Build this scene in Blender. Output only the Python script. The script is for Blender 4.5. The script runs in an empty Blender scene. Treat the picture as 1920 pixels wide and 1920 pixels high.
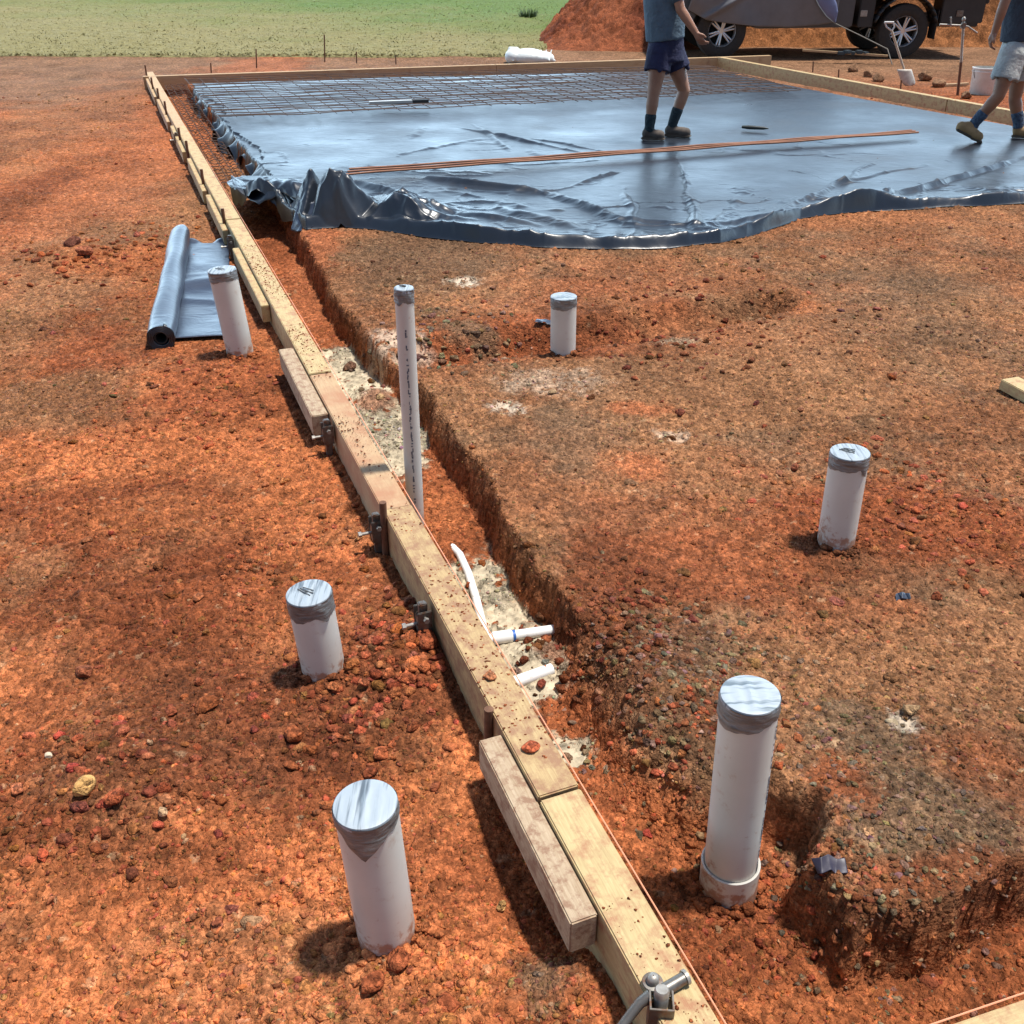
import bpy, bmesh, math, random
import numpy as np
from mathutils import Vector, Matrix
random.seed(7); np.random.seed(7)
S = bpy.context.scene
COL = S.collection
# ---------------------------------------------------------------- camera
F = 1789.0; PIT = math.radians(30.9); CH = 1.65
def ray(u, v):
    a = (u-960)/F; b = (960-v)/F
    return a, math.cos(PIT)+b*math.sin(PIT), -math.sin(PIT)+b*math.cos(PIT)
def W(u, v, z=0.0):            # ground point seen at a place of the photo, at height z
    d = ray(u, v); t = (z-CH)/d[2]
    return Vector((d[0]*t, d[1]*t, z))
def WY(u, v, y):               # point at distance y
    d = ray(u, v); t = y/d[1]
    return Vector((d[0]*t, y, CH+d[2]*t))
cd = bpy.data.cameras.new('camera'); cam = bpy.data.objects.new('camera', cd); COL.objects.link(cam)
cam.location = (0, 0, CH); cam.rotation_euler = (math.pi/2-PIT, 0, 0)
cd.sensor_width = 36; cd.sensor_fit = 'HORIZONTAL'; cd.lens = 36*F/1920; cd.clip_end = 2000; cd.clip_start = .05
S.camera = cam
# ---------------------------------------------------------------- light
SUN_EL = math.radians(74); SUN_AZ = math.atan2(.96, .27)     # towards the sun, measured from +Y to +X
wd = bpy.data.worlds.new('World'); S.world = wd; wd.use_nodes = True
nt = wd.node_tree; bg = nt.nodes['Background']; sk = nt.nodes.new('ShaderNodeTexSky')
sk.sky_type = 'NISHITA'; sk.sun_disc = False; sk.sun_elevation = SUN_EL; sk.sun_rotation = SUN_AZ
sk.air_density = 1.0; sk.dust_density = .8; sk.ozone_density = 1.2
# added blue-white glow low in the sky ahead, brightens the plastic's reflection
tcw = nt.nodes.new('ShaderNodeTexCoord'); sxw = nt.nodes.new('ShaderNodeSeparateXYZ'); nt.links.new(tcw.outputs['Generated'], sxw.inputs[0])
ab = nt.nodes.new('ShaderNodeMath'); ab.operation = 'ABSOLUTE'; nt.links.new(sxw.outputs[2], ab.inputs[0])
om = nt.nodes.new('ShaderNodeMath'); om.operation = 'SUBTRACT'; om.inputs[0].default_value = 1; nt.links.new(ab.outputs[0], om.inputs[1])
pw = nt.nodes.new('ShaderNodeMath'); pw.operation = 'POWER'; pw.inputs[1].default_value = 4.0; nt.links.new(om.outputs[0], pw.inputs[0])
mr = nt.nodes.new('ShaderNodeMapRange'); mr.inputs[1].default_value = -.5; mr.inputs[2].default_value = .75; mr.interpolation_type = 'SMOOTHSTEP'; nt.links.new(sxw.outputs[1], mr.inputs[0])
pm = nt.nodes.new('ShaderNodeMath'); pm.operation = 'MULTIPLY'; nt.links.new(pw.outputs[0], pm.inputs[0]); nt.links.new(mr.outputs[0], pm.inputs[1])
hz = nt.nodes.new('ShaderNodeMix'); hz.data_type = 'RGBA'; hz.blend_type = 'ADD'; hz.inputs[0].default_value = 1
sc_ = nt.nodes.new('ShaderNodeMix'); sc_.data_type = 'RGBA'; nt.links.new(pm.outputs[0], sc_.inputs[0]); sc_.inputs[6].default_value = (0,0,0,1); sc_.inputs[7].default_value = (36,51,64,1)
nt.links.new(sk.outputs[0], hz.inputs[6]); nt.links.new(sc_.outputs[2], hz.inputs[7])
nt.links.new(hz.outputs[2], bg.inputs[0]); bg.inputs[1].default_value = .10
sl = bpy.data.lights.new('sun', 'SUN'); so = bpy.data.objects.new('sun', sl); COL.objects.link(so)
sl.energy = 5.0; sl.angle = math.radians(4); sl.color = (1, .955, .88)
sd = Vector((math.sin(SUN_AZ)*math.cos(SUN_EL), math.cos(SUN_AZ)*math.cos(SUN_EL), math.sin(SUN_EL)))
so.rotation_euler = sd.to_track_quat('Z', 'Y').to_euler()
S.view_settings.view_transform = 'Standard'; S.view_settings.look = 'None'
S.view_settings.exposure = 0.25; S.view_settings.gamma = 1; S.view_settings.use_curve_mapping = False
# ---------------------------------------------------------------- numpy noise
def _h(ix, iy, s):
    n = (ix.astype(np.int64)*374761393 + iy.astype(np.int64)*668265263 + s*982451653) & 0xffffffff
    n = ((n ^ (n >> 13))*1274126177) & 0xffffffff
    n = ((n ^ (n >> 16))*2246822519) & 0xffffffff
    return ((n ^ (n >> 15)) & 0xffffff)/float(0xffffff)
def vn(x, y, s=0):
    ix = np.floor(x); iy = np.floor(y); fx = x-ix; fy = y-iy
    fx = fx*fx*(3-2*fx); fy = fy*fy*(3-2*fy)
    a = _h(ix, iy, s); b = _h(ix+1, iy, s); c = _h(ix, iy+1, s); d = _h(ix+1, iy+1, s)
    return (a*(1-fx)+b*fx)*(1-fy)+(c*(1-fx)+d*fx)*fy
def fbm(x, y, s=0, o=4, g=.5):
    r = 0; a = 1; t = 0
    for i in range(o):
        r = r+a*vn(x*2**i+i*17.3, y*2**i-i*9.1, s+i); t += a; a *= g
    return r/t
def wor(x, y, s=0):            # distance to the nearest random point and its id value
    ix = np.floor(x); iy = np.floor(y); best = np.full(np.shape(x), 9.0); idv = np.zeros(np.shape(x))
    for dx in (-1, 0, 1):
        for dy in (-1, 0, 1):
            cx = ix+dx; cy = iy+dy
            px = cx+_h(cx, cy, s); py = cy+_h(cx, cy, s+5)
            d = (px-x)**2+(py-y)**2; m = d < best
            best = np.where(m, d, best); idv = np.where(m, _h(cx, cy, s+9), idv)
    return np.sqrt(best), idv
def sst(a, b, x):
    t = np.clip((x-a)/(b-a), 0, 1); return t*t*(3-2*t)
def polysd(x, y, P):           # signed distance, positive inside
    n = len(P); d = np.full(np.shape(x), 1e9); ins = np.zeros(np.shape(x), bool)
    for i in range(n):
        ax, ay = P[i][:2]; bx, by = P[(i+1) % n][:2]
        ex, ey = bx-ax, by-ay; wx, wy = x-ax, y-ay
        t = np.clip((wx*ex+wy*ey)/(ex*ex+ey*ey+1e-12), 0, 1)
        d = np.minimum(d, (wx-ex*t)**2+(wy-ey*t)**2)
        c = ((ay > y) != (by > y)) & (x < (bx-ax)*(y-ay)/((by-ay) if abs(by-ay) > 1e-12 else 1e-12)+ax)
        ins ^= c
    d = np.sqrt(d); return np.where(ins, d, -d)
# ---------------------------------------------------------------- lie of the land
def edge_x(y): return .69-.393*y                # inner edge of the long formwork board
BD = Vector((-.393, 1, 0)).normalized()          # its direction
BN = Vector((1, .393, 0)).normalized()           # across it, to the right
tw = [(560,440),(640,580),(700,640),(760,700),(800,745),(900,900),(1000,1060),(1050,1110),(1130,1270)]
padP = [(-4.13-.45+.42,13.25),(edge_x(10.5)+.42,10.5),(edge_x(8.2)+.42,8.2),(edge_x(7.2)+.42,7.2)]+[tuple(W(u,v,.055))[:2] for u,v in tw]+\
       [tuple(W(u,v,.05))[:2] for u,v in [(1180,1400),(1300,1490),(1440,1480),(1540,1530),(1500,1640),(1600,1780),(1780,1715),(1925,1650)]]+\
       [(2.2,1.62),(6.6,3.0),(9.5,4.2),(6.7,5.4),(4.75,10.75),(3.0,14.9)]
chan = [W(800,680,0), W(1000,655,0), W(1130,640,0), W(1300,610,0), W(1430,590,0)]
def segd(x, y, pts):
    d = np.full(np.shape(x), 1e9)
    for a, b in zip(pts[:-1], pts[1:]):
        ex, ey = b.x-a.x, b.y-a.y
        t = np.clip(((x-a.x)*ex+(y-a.y)*ey)/(ex*ex+ey*ey), 0, 1)
        d = np.minimum(d, (x-a.x-ex*t)**2+(y-a.y-ey*t)**2)
    return np.sqrt(d)
def bump(x, y, u, v, r, z=0.0):
    c = W(u, v, z); return np.exp(-((x-c.x)**2+(y-c.y)**2)/(r*r))
def zones(x, y):
    s = (x-edge_x(y))*.9307
    j = (fbm(x*6, y*6, 3, 4)-.5)*.05
    pd = polysd(x, y, padP)+j
    return s, pd
def land(x, y):
    s, pd = zones(x, y)
    out = (fbm(x*1.3, y*1.3, 11, 4)-.5)*.05
    left = sst(.0, -.03, s+.09)
    # inside of the formwork: trench floor and pad
    padz = .050+.03*sst(3, 9, y)+(fbm(x*2.1, y*2.1, 21, 4)-.5)*.035
    padz = padz+.05*bump(x,y,1250,1330,.22)+.055*bump(x,y,1720,1620,.33)+.03*bump(x,y,1500,700,.5)
    flo = -.10+(fbm(x*4, y*4, 31, 3)-.5)*.035
    flo = flo+.06*bump(x,y,720,760,.12,-.12)+.05*bump(x,y,1000,1250,.10,-.1)
    flo = flo+.035*sst(2.0, 1.55, y)-.01*sst(.5,.8,x)*sst(1.8,1.5,y)+.02*(fbm(x*9,y*9,33,3)-.5)
    wd2 = .024+.07*sst(2.25,1.85,y)*sst(.62,.50,x)*sst(1.28,1.42,y)
    jj = (fbm(x*22,y*22,35,3)-.5)*.022
    k = sst(-wd2, wd2, pd+jj)
    rb = (x-(5.2-.393*(y-10.4)))*.93             # right of the right-hand board
    fb = (y-(13.53+.295*(x+4.566)))*.96          # beyond the far board
    ins = (s > -.05)
    z = np.where(ins, flo*(1-k)+padz*k, 0)
    fr = y-(.897+.3*(x-.68))                     # in front of the front board
    z = z*sst(-.09,-.06,-rb*0-.0+0*rb) if False else z
    o2 = out*.6
    gate = sst(.0,.04,-rb)*sst(.0,.04,-fb)*sst(-.05,-.01,fr)
    z = np.where(ins, z*gate+o2*(1-gate), out)
    # side channel to the far pipe
    dch = segd(x, y, chan)+(fbm(x*5,y*5,41,3)-.5)*.08
    z = z-.115*sst(.22,.06,dch)*k*np.where(ins,1,0)
    # mounds and hollows left of the board
    L = np.where(ins, 0, 1)
    z = z+L*(.045*bump(x,y,760,1230,.16)+.03*bump(x,y,400,700,.5)+.035*bump(x,y,230,1480,.22)+.04*bump(x,y,150,470,.25)
             -.05*bump(x,y,990,1600,.12)-.055*bump(x,y,1050,1740,.10)-.03*bump(x,y,600,1760,.10)-.03*bump(x,y,520,1210,.12)+.03*bump(x,y,1080,1860,.10))
    return z
def landz(p): return float(land(np.array([p[0]*1.0]), np.array([p[1]*1.0]))[0])
def cobble(x, y, near):        # relief of the clods
    c1, i1 = wor(x*26, y*26, 51); c2, i2 = wor(x*62, y*62, 61); c3, i3 = wor(x*11, y*11, 71)
    amp = fbm(x*2.2, y*2.2, 81, 3)
    rough = sst(.42, .62, amp)
    c4, i4 = wor(x*110+fbm(x*30,y*30,5,2), y*110, 65)
    h = np.sqrt(np.clip(1-(c4*1.5)**2,0,1))*.0038*(.3+i4)+np.sqrt(np.clip(1-(c2*1.45)**2,0,1))*.0075*(.25+i2*i2)+(1-np.clip(c1*1.3,0,1))*.011*i1*i1*(.25+rough)
    h = h+np.where(i3 > .72, (1-np.clip(c3*2.6,0,1))*.016*rough*(.6+.8*fbm(x*40,y*40,67,2)), 0)
    return h, rough
# soil colours (linear albedo)
C_OR = np.array((.46,.152,.060)); C_TAN = np.array((.295,.142,.072)); C_RED = np.array((.265,.080,.033)); C_DRED = np.array((.165,.053,.024))
C_GREY = np.array((.180,.112,.070)); C_SAND = np.array((.46,.405,.32)); C_WHITE = np.array((.58,.49,.41)); C_PINK = np.array((.40,.135,.060)); C_FLD=np.array((.25,.145,.092))
blobs = [ # u, v, ru, rv, colour, strength
 (60,560,260,330,C_TAN,.9),(100,250,230,110,C_TAN,.55),(60,170,150,40,C_FLD,.8),(240,330,150,190,C_PINK,.75),(20,380,60,90,C_DRED,.6),(240,490,140,35,C_OR,.8),
 (380,180,120,120,C_PINK,.7),(250,860,330,70,C_OR,1),(560,900,120,110,C_OR,.9),(450,740,170,60,C_RED,.8),(80,760,160,60,C_TAN,.8),(350,980,260,60,C_OR,.7),
 (60,1080,70,60,C_TAN,.6),(420,1130,330,110,C_RED,.75),(30,1300,60,80,C_OR,.9),(480,1330,360,160,C_DRED,.75),(800,1250,120,150,C_DRED,.6),(250,1450,240,60,C_DRED,.5),
 (60,1640,110,60,C_OR,.8),(350,1620,250,60,C_RED,.6),(60,1830,130,90,C_OR,.8),(450,1780,230,100,C_TAN,.45),(330,1850,140,80,C_OR,.5),(750,1560,160,110,C_OR,.65),(850,1650,140,120,C_RED,.7),
 (800,1870,180,60,C_OR,.6),(1020,1850,70,70,C_GREY,.8),
 # trench
 (560,530,70,110,C_PINK,.9),(665,665,110,60,C_SAND,1),(700,720,90,60,C_SAND,1),(720,790,80,60,C_SAND,1),(700,725,40,18,C_RED,.7),(930,1090,130,100,C_SAND,1.1),(1000,1180,110,80,C_SAND,1),(1060,1370,50,32,C_SAND,1),(820,920,60,50,C_OR,.8),
 (1300,1680,260,150,C_RED,.9),(1250,1600,110,120,C_OR,.5),(1600,1860,260,60,C_OR,.55),
 # pad
 (800,500,180,60,C_GREY,.7),(1600,430,320,28,C_OR,.35),(1100,600,200,50,C_PINK,.6),(1180,540,160,40,C_PINK,.4),(1200,640,260,42,C_DRED,1),(900,670,120,30,C_RED,.8),(1480,600,60,16,C_OR,.8),(1120,652,330,40,C_RED,.95),(1330,612,150,30,C_RED,.95),(1640,1000,260,75,C_RED,.9),
 (1270,665,48,9,C_SAND,.9),(870,551,32,9,C_WHITE,1.2),(890,640,60,16,C_GREY,.8),(1040,740,100,26,C_WHITE,.38),(950,790,34,14,C_WHITE,.85),(1255,840,40,12,C_WHITE,.45),(740,660,70,22,C_WHITE,.6),
 (1080,850,110,70,C_GREY,.6),(1200,900,60,24,C_PINK,.7),(1500,700,400,120,C_TAN,.6),(1750,620,180,120,C_GREY,.45),(1200,790,60,14,C_PINK,.8),
 (1450,1000,420,50,C_RED,.55),(1750,1030,220,90,C_RED,.95),(1350,1100,320,80,C_RED,.85),(1150,1100,90,60,C_DRED,.6),(1600,960,150,40,C_RED,.7),
 (1250,1270,130,100,C_GREY,.75),(1100,1180,90,70,C_DRED,.8),(1330,1390,60,60,C_DRED,.6),(1220,1210,120,110,C_DRED,.55),(1180,1320,90,80,C_DRED,.5),(1600,1200,200,60,C_PINK,.55),(1700,1300,260,120,C_TAN,.8),(1620,1440,130,90,C_GREY,.9),(1680,1400,28,26,C_WHITE,1.1),
 (1680,1590,220,110,C_GREY,.9),(1830,1480,130,100,C_RED,.45),(1620,1760,120,50,C_DRED,.7),(1560,1530,60,70,C_RED,.8),(1800,1700,200,40,C_RED,.7)]
def soil(x, y):
    s, pd = zones(x, y)
    n1 = fbm(x*1.7, y*1.7, 101, 5); n2 = fbm(x*5, y*5, 111, 4); n3 = fbm(x*.6,y*.6,121,4)
    k = sst(-.03,.03,pd)[:,None]
    left = (s < -.05)[:,None]
    a = sst(.38,.62,n1)[:,None]; b = sst(.45,.7,n2)[:,None]
    cl = C_OR*(1-a)+C_RED*a; cl = cl*(1-.45*b)+C_TAN*.45*b
    cp = C_TAN*(1-.5*a)+(C_PINK*.6+C_TAN*.2)*.5*a; cp = cp*(1-.5*b)+C_GREY*.5*b
    ct = C_RED*.75+C_OR*.25
    c = np.where(left, cl, ct*(1-k)+cp*k)
    far = sst(12,16,y)[:,None]; c = c*(1-far)+(C_FLD*.75+C_TAN*.25)*far
    inside = (s > -.05)
    for (u,v,ru,rv,cc,st) in blobs:
        c0 = W(u,v,0); rx = abs(W(u+ru,v,0).x-W(u-ru,v,0).x)/2; ry = abs(W(u,v-rv,0).y-W(u,v+rv,0).y)/2
        yc = (W(u,v-rv,0).y+W(u,v+rv,0).y)/2
        m = (abs(x-c0.x) < 2.2*rx) & (abs(y-yc) < 2.2*ry)
        if cc is C_SAND and st >= 1: m &= (s > -.02) & (pd < -.022)
        if not m.any(): continue
        xx = x[m]; yy = y[m]
        fr = 3.0/max(rx,.05) if (cc is C_SAND or cc is C_WHITE) else 1.6/max(rx,.05)
        d = np.sqrt(((xx-c0.x)/rx)**2+((yy-yc)/ry)**2)+(fbm(xx*fr,yy*fr,131,5,.65)-.5)*1.5
        w = sst(1.25,.55,d)*min(st,1)
        if cc is C_SAND or cc is C_WHITE:
            w = w*sst(.30,.40,fbm(xx*45,yy*45,141,3)) if cc is C_WHITE or st < 1 else sst(.0,.5,w)*sst(.20,.26,fbm(xx*22,yy*22,141,3))
        c[m] = c[m]*(1-w[:,None])+cc*w[:,None]
    lum = c.mean(1,keepdims=True); c = np.clip(lum+(c-lum)*.98,.008,1)*np.array((.95,.92,.83))
    return c*(.80+.30*sst(.3,.7,fbm(x*3.1,y*3.1,151,4)))[:,None]
def crumbs_tint(x, y, c, strength=1.0):
    _, i1 = wor(x*62, y*62, 61); _, i2 = wor(x*26, y*26, 51)
    f = .72+.5*i1+.22*(i2-.5)
    f = 1+(f-1)*strength
    c = c*f[:,None]
    g = (i1 > .992)[:,None]
    c = np.where(g, c*.55+np.array((.36,.24,.14))*.5, c)
    return np.clip(c, .01, .8)
# ---------------------------------------------------------------- scene helpers
def setp(o, label=None, cat=None, group=None, kind=None):
    if label: o['label'] = label
    if cat: o['category'] = cat
    if group: o['group'] = group
    if kind: o['kind'] = kind
    return o
def empty(name, loc=(0,0,0), label=None, cat=None, group=None):
    o = bpy.data.objects.new(name, None); COL.objects.link(o); o.location = loc; o.empty_display_size = .1
    return setp(o, label, cat, group)
def meshobj(name, verts, faces, mat, parent=None, smooth=False):
    me = bpy.data.meshes.new(name); me.from_pydata([tuple(v) for v in verts], [], faces); me.update()
    return finish(name, me, mat, parent, smooth)
def finish(name, me, mat, parent=None, smooth=False, loc=None, rot=None):
    if smooth:
        me.polygons.foreach_set('use_smooth', [True]*len(me.polygons))
        if len(me.polygons) < 3000: me.set_sharp_from_angle(angle=math.radians(50))
    for m in (mat if isinstance(mat, (list,tuple)) else [mat]): me.materials.append(m)
    o = bpy.data.objects.new(name, me); COL.objects.link(o)
    if loc is not None: o.location = loc
    if rot is not None: o.rotation_euler = rot
    if parent is not None:
        o.parent = parent; o.matrix_parent_inverse = parent_world(parent).inverted()
    return o
def parent_world(p):
    m = Matrix.LocRotScale(p.location, p.rotation_euler, p.scale)
    if p.parent is not None: m = parent_world(p.parent) @ p.matrix_parent_inverse @ m
    return m
def bmfin(name, bm, mat, parent=None, smooth=False, loc=None, rot=None):
    me = bpy.data.meshes.new(name); bm.to_mesh(me); bm.free(); return finish(name, me, mat, parent, smooth, loc, rot)
def gridmesh(name, X, Y, Z, mat, col=None, smooth=False, parent=None):
    r, c = X.shape; co = np.stack([X,Y,Z],-1).reshape(-1,3).astype(np.float32)
    i = np.arange(r*c).reshape(r,c); q = np.stack([i[:-1,:-1],i[:-1,1:],i[1:,1:],i[1:,:-1]],-1).reshape(-1,4)
    me = npmesh(name, co, q, col); return finish(name, me, mat, parent, smooth)
def npmesh(name, co, q, col=None):
    me = bpy.data.meshes.new(name); n = q.shape[1]
    me.vertices.add(len(co)); me.vertices.foreach_set('co', co.astype(np.float32).ravel())
    me.loops.add(q.size); me.loops.foreach_set('vertex_index', q.astype(np.int32).ravel())
    me.polygons.add(len(q)); me.polygons.foreach_set('loop_start', (np.arange(len(q))*n).astype(np.int32))
    me.update(calc_edges=True)
    if col is not None:
        a = me.color_attributes.new('soil', 'FLOAT_COLOR', 'POINT')
        a.data.foreach_set('color', np.concatenate([col, np.ones((len(col),1))],1).astype(np.float32).ravel())
    return me
def bbox(bm, c, s, rot=None, bev=0.0):      # box centred at c of full size s
    r = bmesh.ops.create_cube(bm, size=1)
    M = Matrix.Translation(c) @ (rot.to_4x4() if rot else Matrix.Identity(4)) @ Matrix.Diagonal((*s,1))
    bmesh.ops.transform(bm, matrix=M, verts=r['verts'])
    if bev:
        es = list({e for v in r['verts'] for e in v.link_edges})
        bmesh.ops.bevel(bm, geom=es, offset=bev, segments=2, affect='EDGES', clamp_overlap=True)
def tube(bm, pts, rad, n=12, cap=True):
    pts = [Vector(p) for p in pts]; rings = []
    rads = rad if isinstance(rad, (list,tuple)) else [rad]*len(pts)
    up = None
    for i, p in enumerate(pts):
        t = (pts[min(i+1,len(pts)-1)]-pts[max(i-1,0)]).normalized()
        if up is None: up = t.orthogonal().normalized()
        up = (up-t*up.dot(t)).normalized(); b = t.cross(up)
        rings.append([bm.verts.new(p+(up*math.cos(a)+b*math.sin(a))*rads[i]) for a in [2*math.pi*k/n for k in range(n)]])
    for a, b in zip(rings[:-1], rings[1:]):
        for k in range(n): bm.faces.new((a[k], a[(k+1)%n], b[(k+1)%n], b[k]))
    if cap: bm.faces.new(rings[0][::-1]); bm.faces.new(rings[-1])
    return rings
def lathe(bm, prof, n=32, M=Matrix.Identity(4)):
    rings = [[bm.verts.new(M @ Vector((r*math.cos(2*math.pi*k/n), r*math.sin(2*math.pi*k/n), z))) for k in range(n)] for r, z in prof]
    for a, b in zip(rings[:-1], rings[1:]):
        for k in range(n): bm.faces.new((a[k], a[(k+1)%n], b[(k+1)%n], b[k]))
    return rings
# ---------------------------------------------------------------- materials
def mat(name, color=(.5,.5,.5), rough=.6, metal=0, spec=.5):
    m = bpy.data.materials.new(name); m.use_nodes = True; b = m.node_tree.nodes['Principled BSDF']
    b.inputs['Base Color'].default_value = (*color,1); b.inputs['Roughness'].default_value = rough
    b.inputs['Metallic'].default_value = metal; b.inputs['Specular IOR Level'].default_value = spec
    return m, m.node_tree, b
def N(nt, t, **k):
    n = nt.nodes.new(t)
    for a, v in k.items():
        if a in n.inputs: n.inputs[a].default_value = v
        else: setattr(n, a, v)
    return n
def ramp(nt, src, stops):
    r = nt.nodes.new('ShaderNodeValToRGB'); e = r.color_ramp.elements
    while len(e) < len(stops): e.new(.5)
    for k, (p, c) in enumerate(stops): e[k].position = p; e[k].color = (*c,1) if len(c) == 3 else c
    nt.links.new(src, r.inputs[0]); return r
def noisy(name, c1, c2, scale=20, rough=.6, metal=0, bump=.3, dist=.002, stretch=None, dirt=None, dirt_s=9, dirt_t=(.55,.7), spec=.5):
    m, t, b = mat(name, c1, rough, metal, spec)
    tc = N(t,'ShaderNodeTexCoord'); src = tc.outputs['Object']
    if stretch:
        mp = N(t,'ShaderNodeMapping'); mp.inputs['Scale'].default_value = stretch; t.links.new(src, mp.inputs[0]); s2 = mp.outputs[0]
    else: s2 = src
    n = N(t,'ShaderNodeTexNoise', Scale=scale, Detail=6.0, Roughness=.6); t.links.new(s2, n.inputs[0])
    r = ramp(t, n.outputs[0], [(.3,c1),(.7,c2)]); last = r.outputs[0]
    if dirt:
        d = N(t,'ShaderNodeTexNoise', Scale=dirt_s, Detail=8.0, Roughness=.7); t.links.new(src, d.inputs[0])
        dr = ramp(t, d.outputs[0], [(dirt_t[0],(0,0,0)),(dirt_t[1],(1,1,1))])
        mx = N(t,'ShaderNodeMix'); mx.data_type = 'RGBA'; t.links.new(dr.outputs[0], mx.inputs[0]); t.links.new(last, mx.inputs[6]); mx.inputs[7].default_value = (*dirt,1); last = mx.outputs[2]
    t.links.new(last, b.inputs['Base Color'])
    bp = N(t,'ShaderNodeBump', Strength=bump, Distance=dist); t.links.new(n.outputs[0], bp.inputs['Height']); t.links.new(bp.outputs[0], b.inputs['Normal'])
    return m
def soil_mat(grain=1.0):
    m, t, b = mat('soil', rough=.95, spec=.12)
    at = N(t,'ShaderNodeAttribute'); at.attribute_name = 'soil'
    tc = N(t,'ShaderNodeTexCoord'); O = tc.outputs['Object']
    wn = N(t,'ShaderNodeTexNoise', Scale=60.0, Detail=3.0, Roughness=.6); t.links.new(O, wn.inputs[0])
    wm = N(t,'ShaderNodeVectorMath'); wm.operation = 'MULTIPLY_ADD'; wm.inputs[1].default_value = (.012,)*3; t.links.new(wn.outputs['Color'], wm.inputs[0]); t.links.new(O, wm.inputs[2])
    def M(op, a, bb, c=None):
        n = N(t,'ShaderNodeMath'); n.operation = op
        for k, q in enumerate((a,bb,c)):
            if q is None: continue
            if isinstance(q,(int,float)): n.inputs[k].default_value = q
            else: t.links.new(q, n.inputs[k])
        return n.outputs[0]
    H = None; colr = None
    for sc, hw, cw in ((46.0, .55, .55),(105.0, .38, .65),(230.0, .16, .45)):
        v = N(t,'ShaderNodeTexVoronoi', Scale=sc); t.links.new(wm.outputs[0], v.inputs[0])
        sp = N(t,'ShaderNodeSeparateColor'); t.links.new(v.outputs['Color'], sp.inputs[0])
        d2 = M('POWER', v.outputs['Distance'], 2.0); dome = M('SUBTRACT', 1.0, M('MULTIPLY', d2, 2.2)); dome = M('MAXIMUM', dome, 0.0)
        hh = M('MULTIPLY', dome, M('MULTIPLY', sp.outputs[0], hw)); H = hh if H is None else M('ADD', H, hh)
        cc = M('MULTIPLY_ADD', M('SUBTRACT', sp.outputs[1], .5), cw, 1.0); colr = cc if colr is None else M('MULTIPLY', colr, cc)
    n2 = N(t,'ShaderNodeTexNoise', Scale=25.0, Detail=9.0, Roughness=.75); t.links.new(O, n2.inputs[0])
    H = M('MULTIPLY_ADD', n2.outputs[0], .35, H)
    cr = ramp(t, n2.outputs[0], [(.3,(.72,.70,.70)),(.7,(1.28,1.26,1.22))])
    sg = N(t,'ShaderNodeSeparateColor'); t.links.new(at.outputs['Color'], sg.inputs[0])
    mr_ = N(t,'ShaderNodeMapRange'); mr_.inputs[1].default_value = .24; mr_.inputs[2].default_value = .34; mr_.inputs[3].default_value = 1; mr_.inputs[4].default_value = .18; t.links.new(sg.outputs[1], mr_.inputs[0])
    colr = M('MULTIPLY_ADD', M('SUBTRACT', colr, 1.0), mr_.outputs[0], 1.0); H = M('MULTIPLY', H, mr_.outputs[0])
    mx = N(t,'ShaderNodeMix'); mx.data_type = 'RGBA'; mx.blend_type = 'MULTIPLY'; mx.inputs[0].default_value = 1
    t.links.new(at.outputs['Color'], mx.inputs[6]); t.links.new(cr.outputs[0], mx.inputs[7])
    vm = N(t,'ShaderNodeVectorMath'); vm.operation = 'SCALE'; t.links.new(mx.outputs[2], vm.inputs[0]); t.links.new(colr, vm.inputs['Scale'])
    t.links.new(vm.outputs[0], b.inputs['Base Color'])
    bp = N(t,'ShaderNodeBump', Strength=1.0, Distance=.015); t.links.new(H, bp.inputs['Height']); t.links.new(bp.outputs[0], b.inputs['Normal'])
    return m
M_SOIL = soil_mat()
M_WOOD = noisy('pine', (.50,.36,.175), (.33,.21,.095), 14, .75, 0, .4, .002, (1,14,14), (.29,.155,.080), 22, (.44,.60))
M_WOOD2 = noisy('old_pine', (.48,.37,.25), (.32,.22,.13), 14, .8, 0, .5, .003, (1,12,12), (.26,.15,.09), 30, (.48,.60))
M_WOODP = noisy('pale_pine', (.54,.42,.21), (.38,.27,.125), 14, .75, 0, .4, .002, (1,14,14), (.36,.18,.09), 20, (.48,.64))
M_WOODR = noisy('dusty_pine', (.50,.34,.19), (.38,.24,.13), 10, .8, 0, .4, .002, (1,10,10), (.38,.19,.10), 5, (.44,.62))
M_WOODF = noisy('far_pine', (.52,.36,.20), (.40,.26,.14), 10, .8, 0, .4, .002, (1,10,10), (.30,.15,.08), 5, (.55,.75))
M_PVC = noisy('white_pvc', (.62,.60,.545), (.54,.52,.47), 6, .36, 0, .05, .001, None, (.42,.26,.18), 18, (.60,.80))
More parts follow.
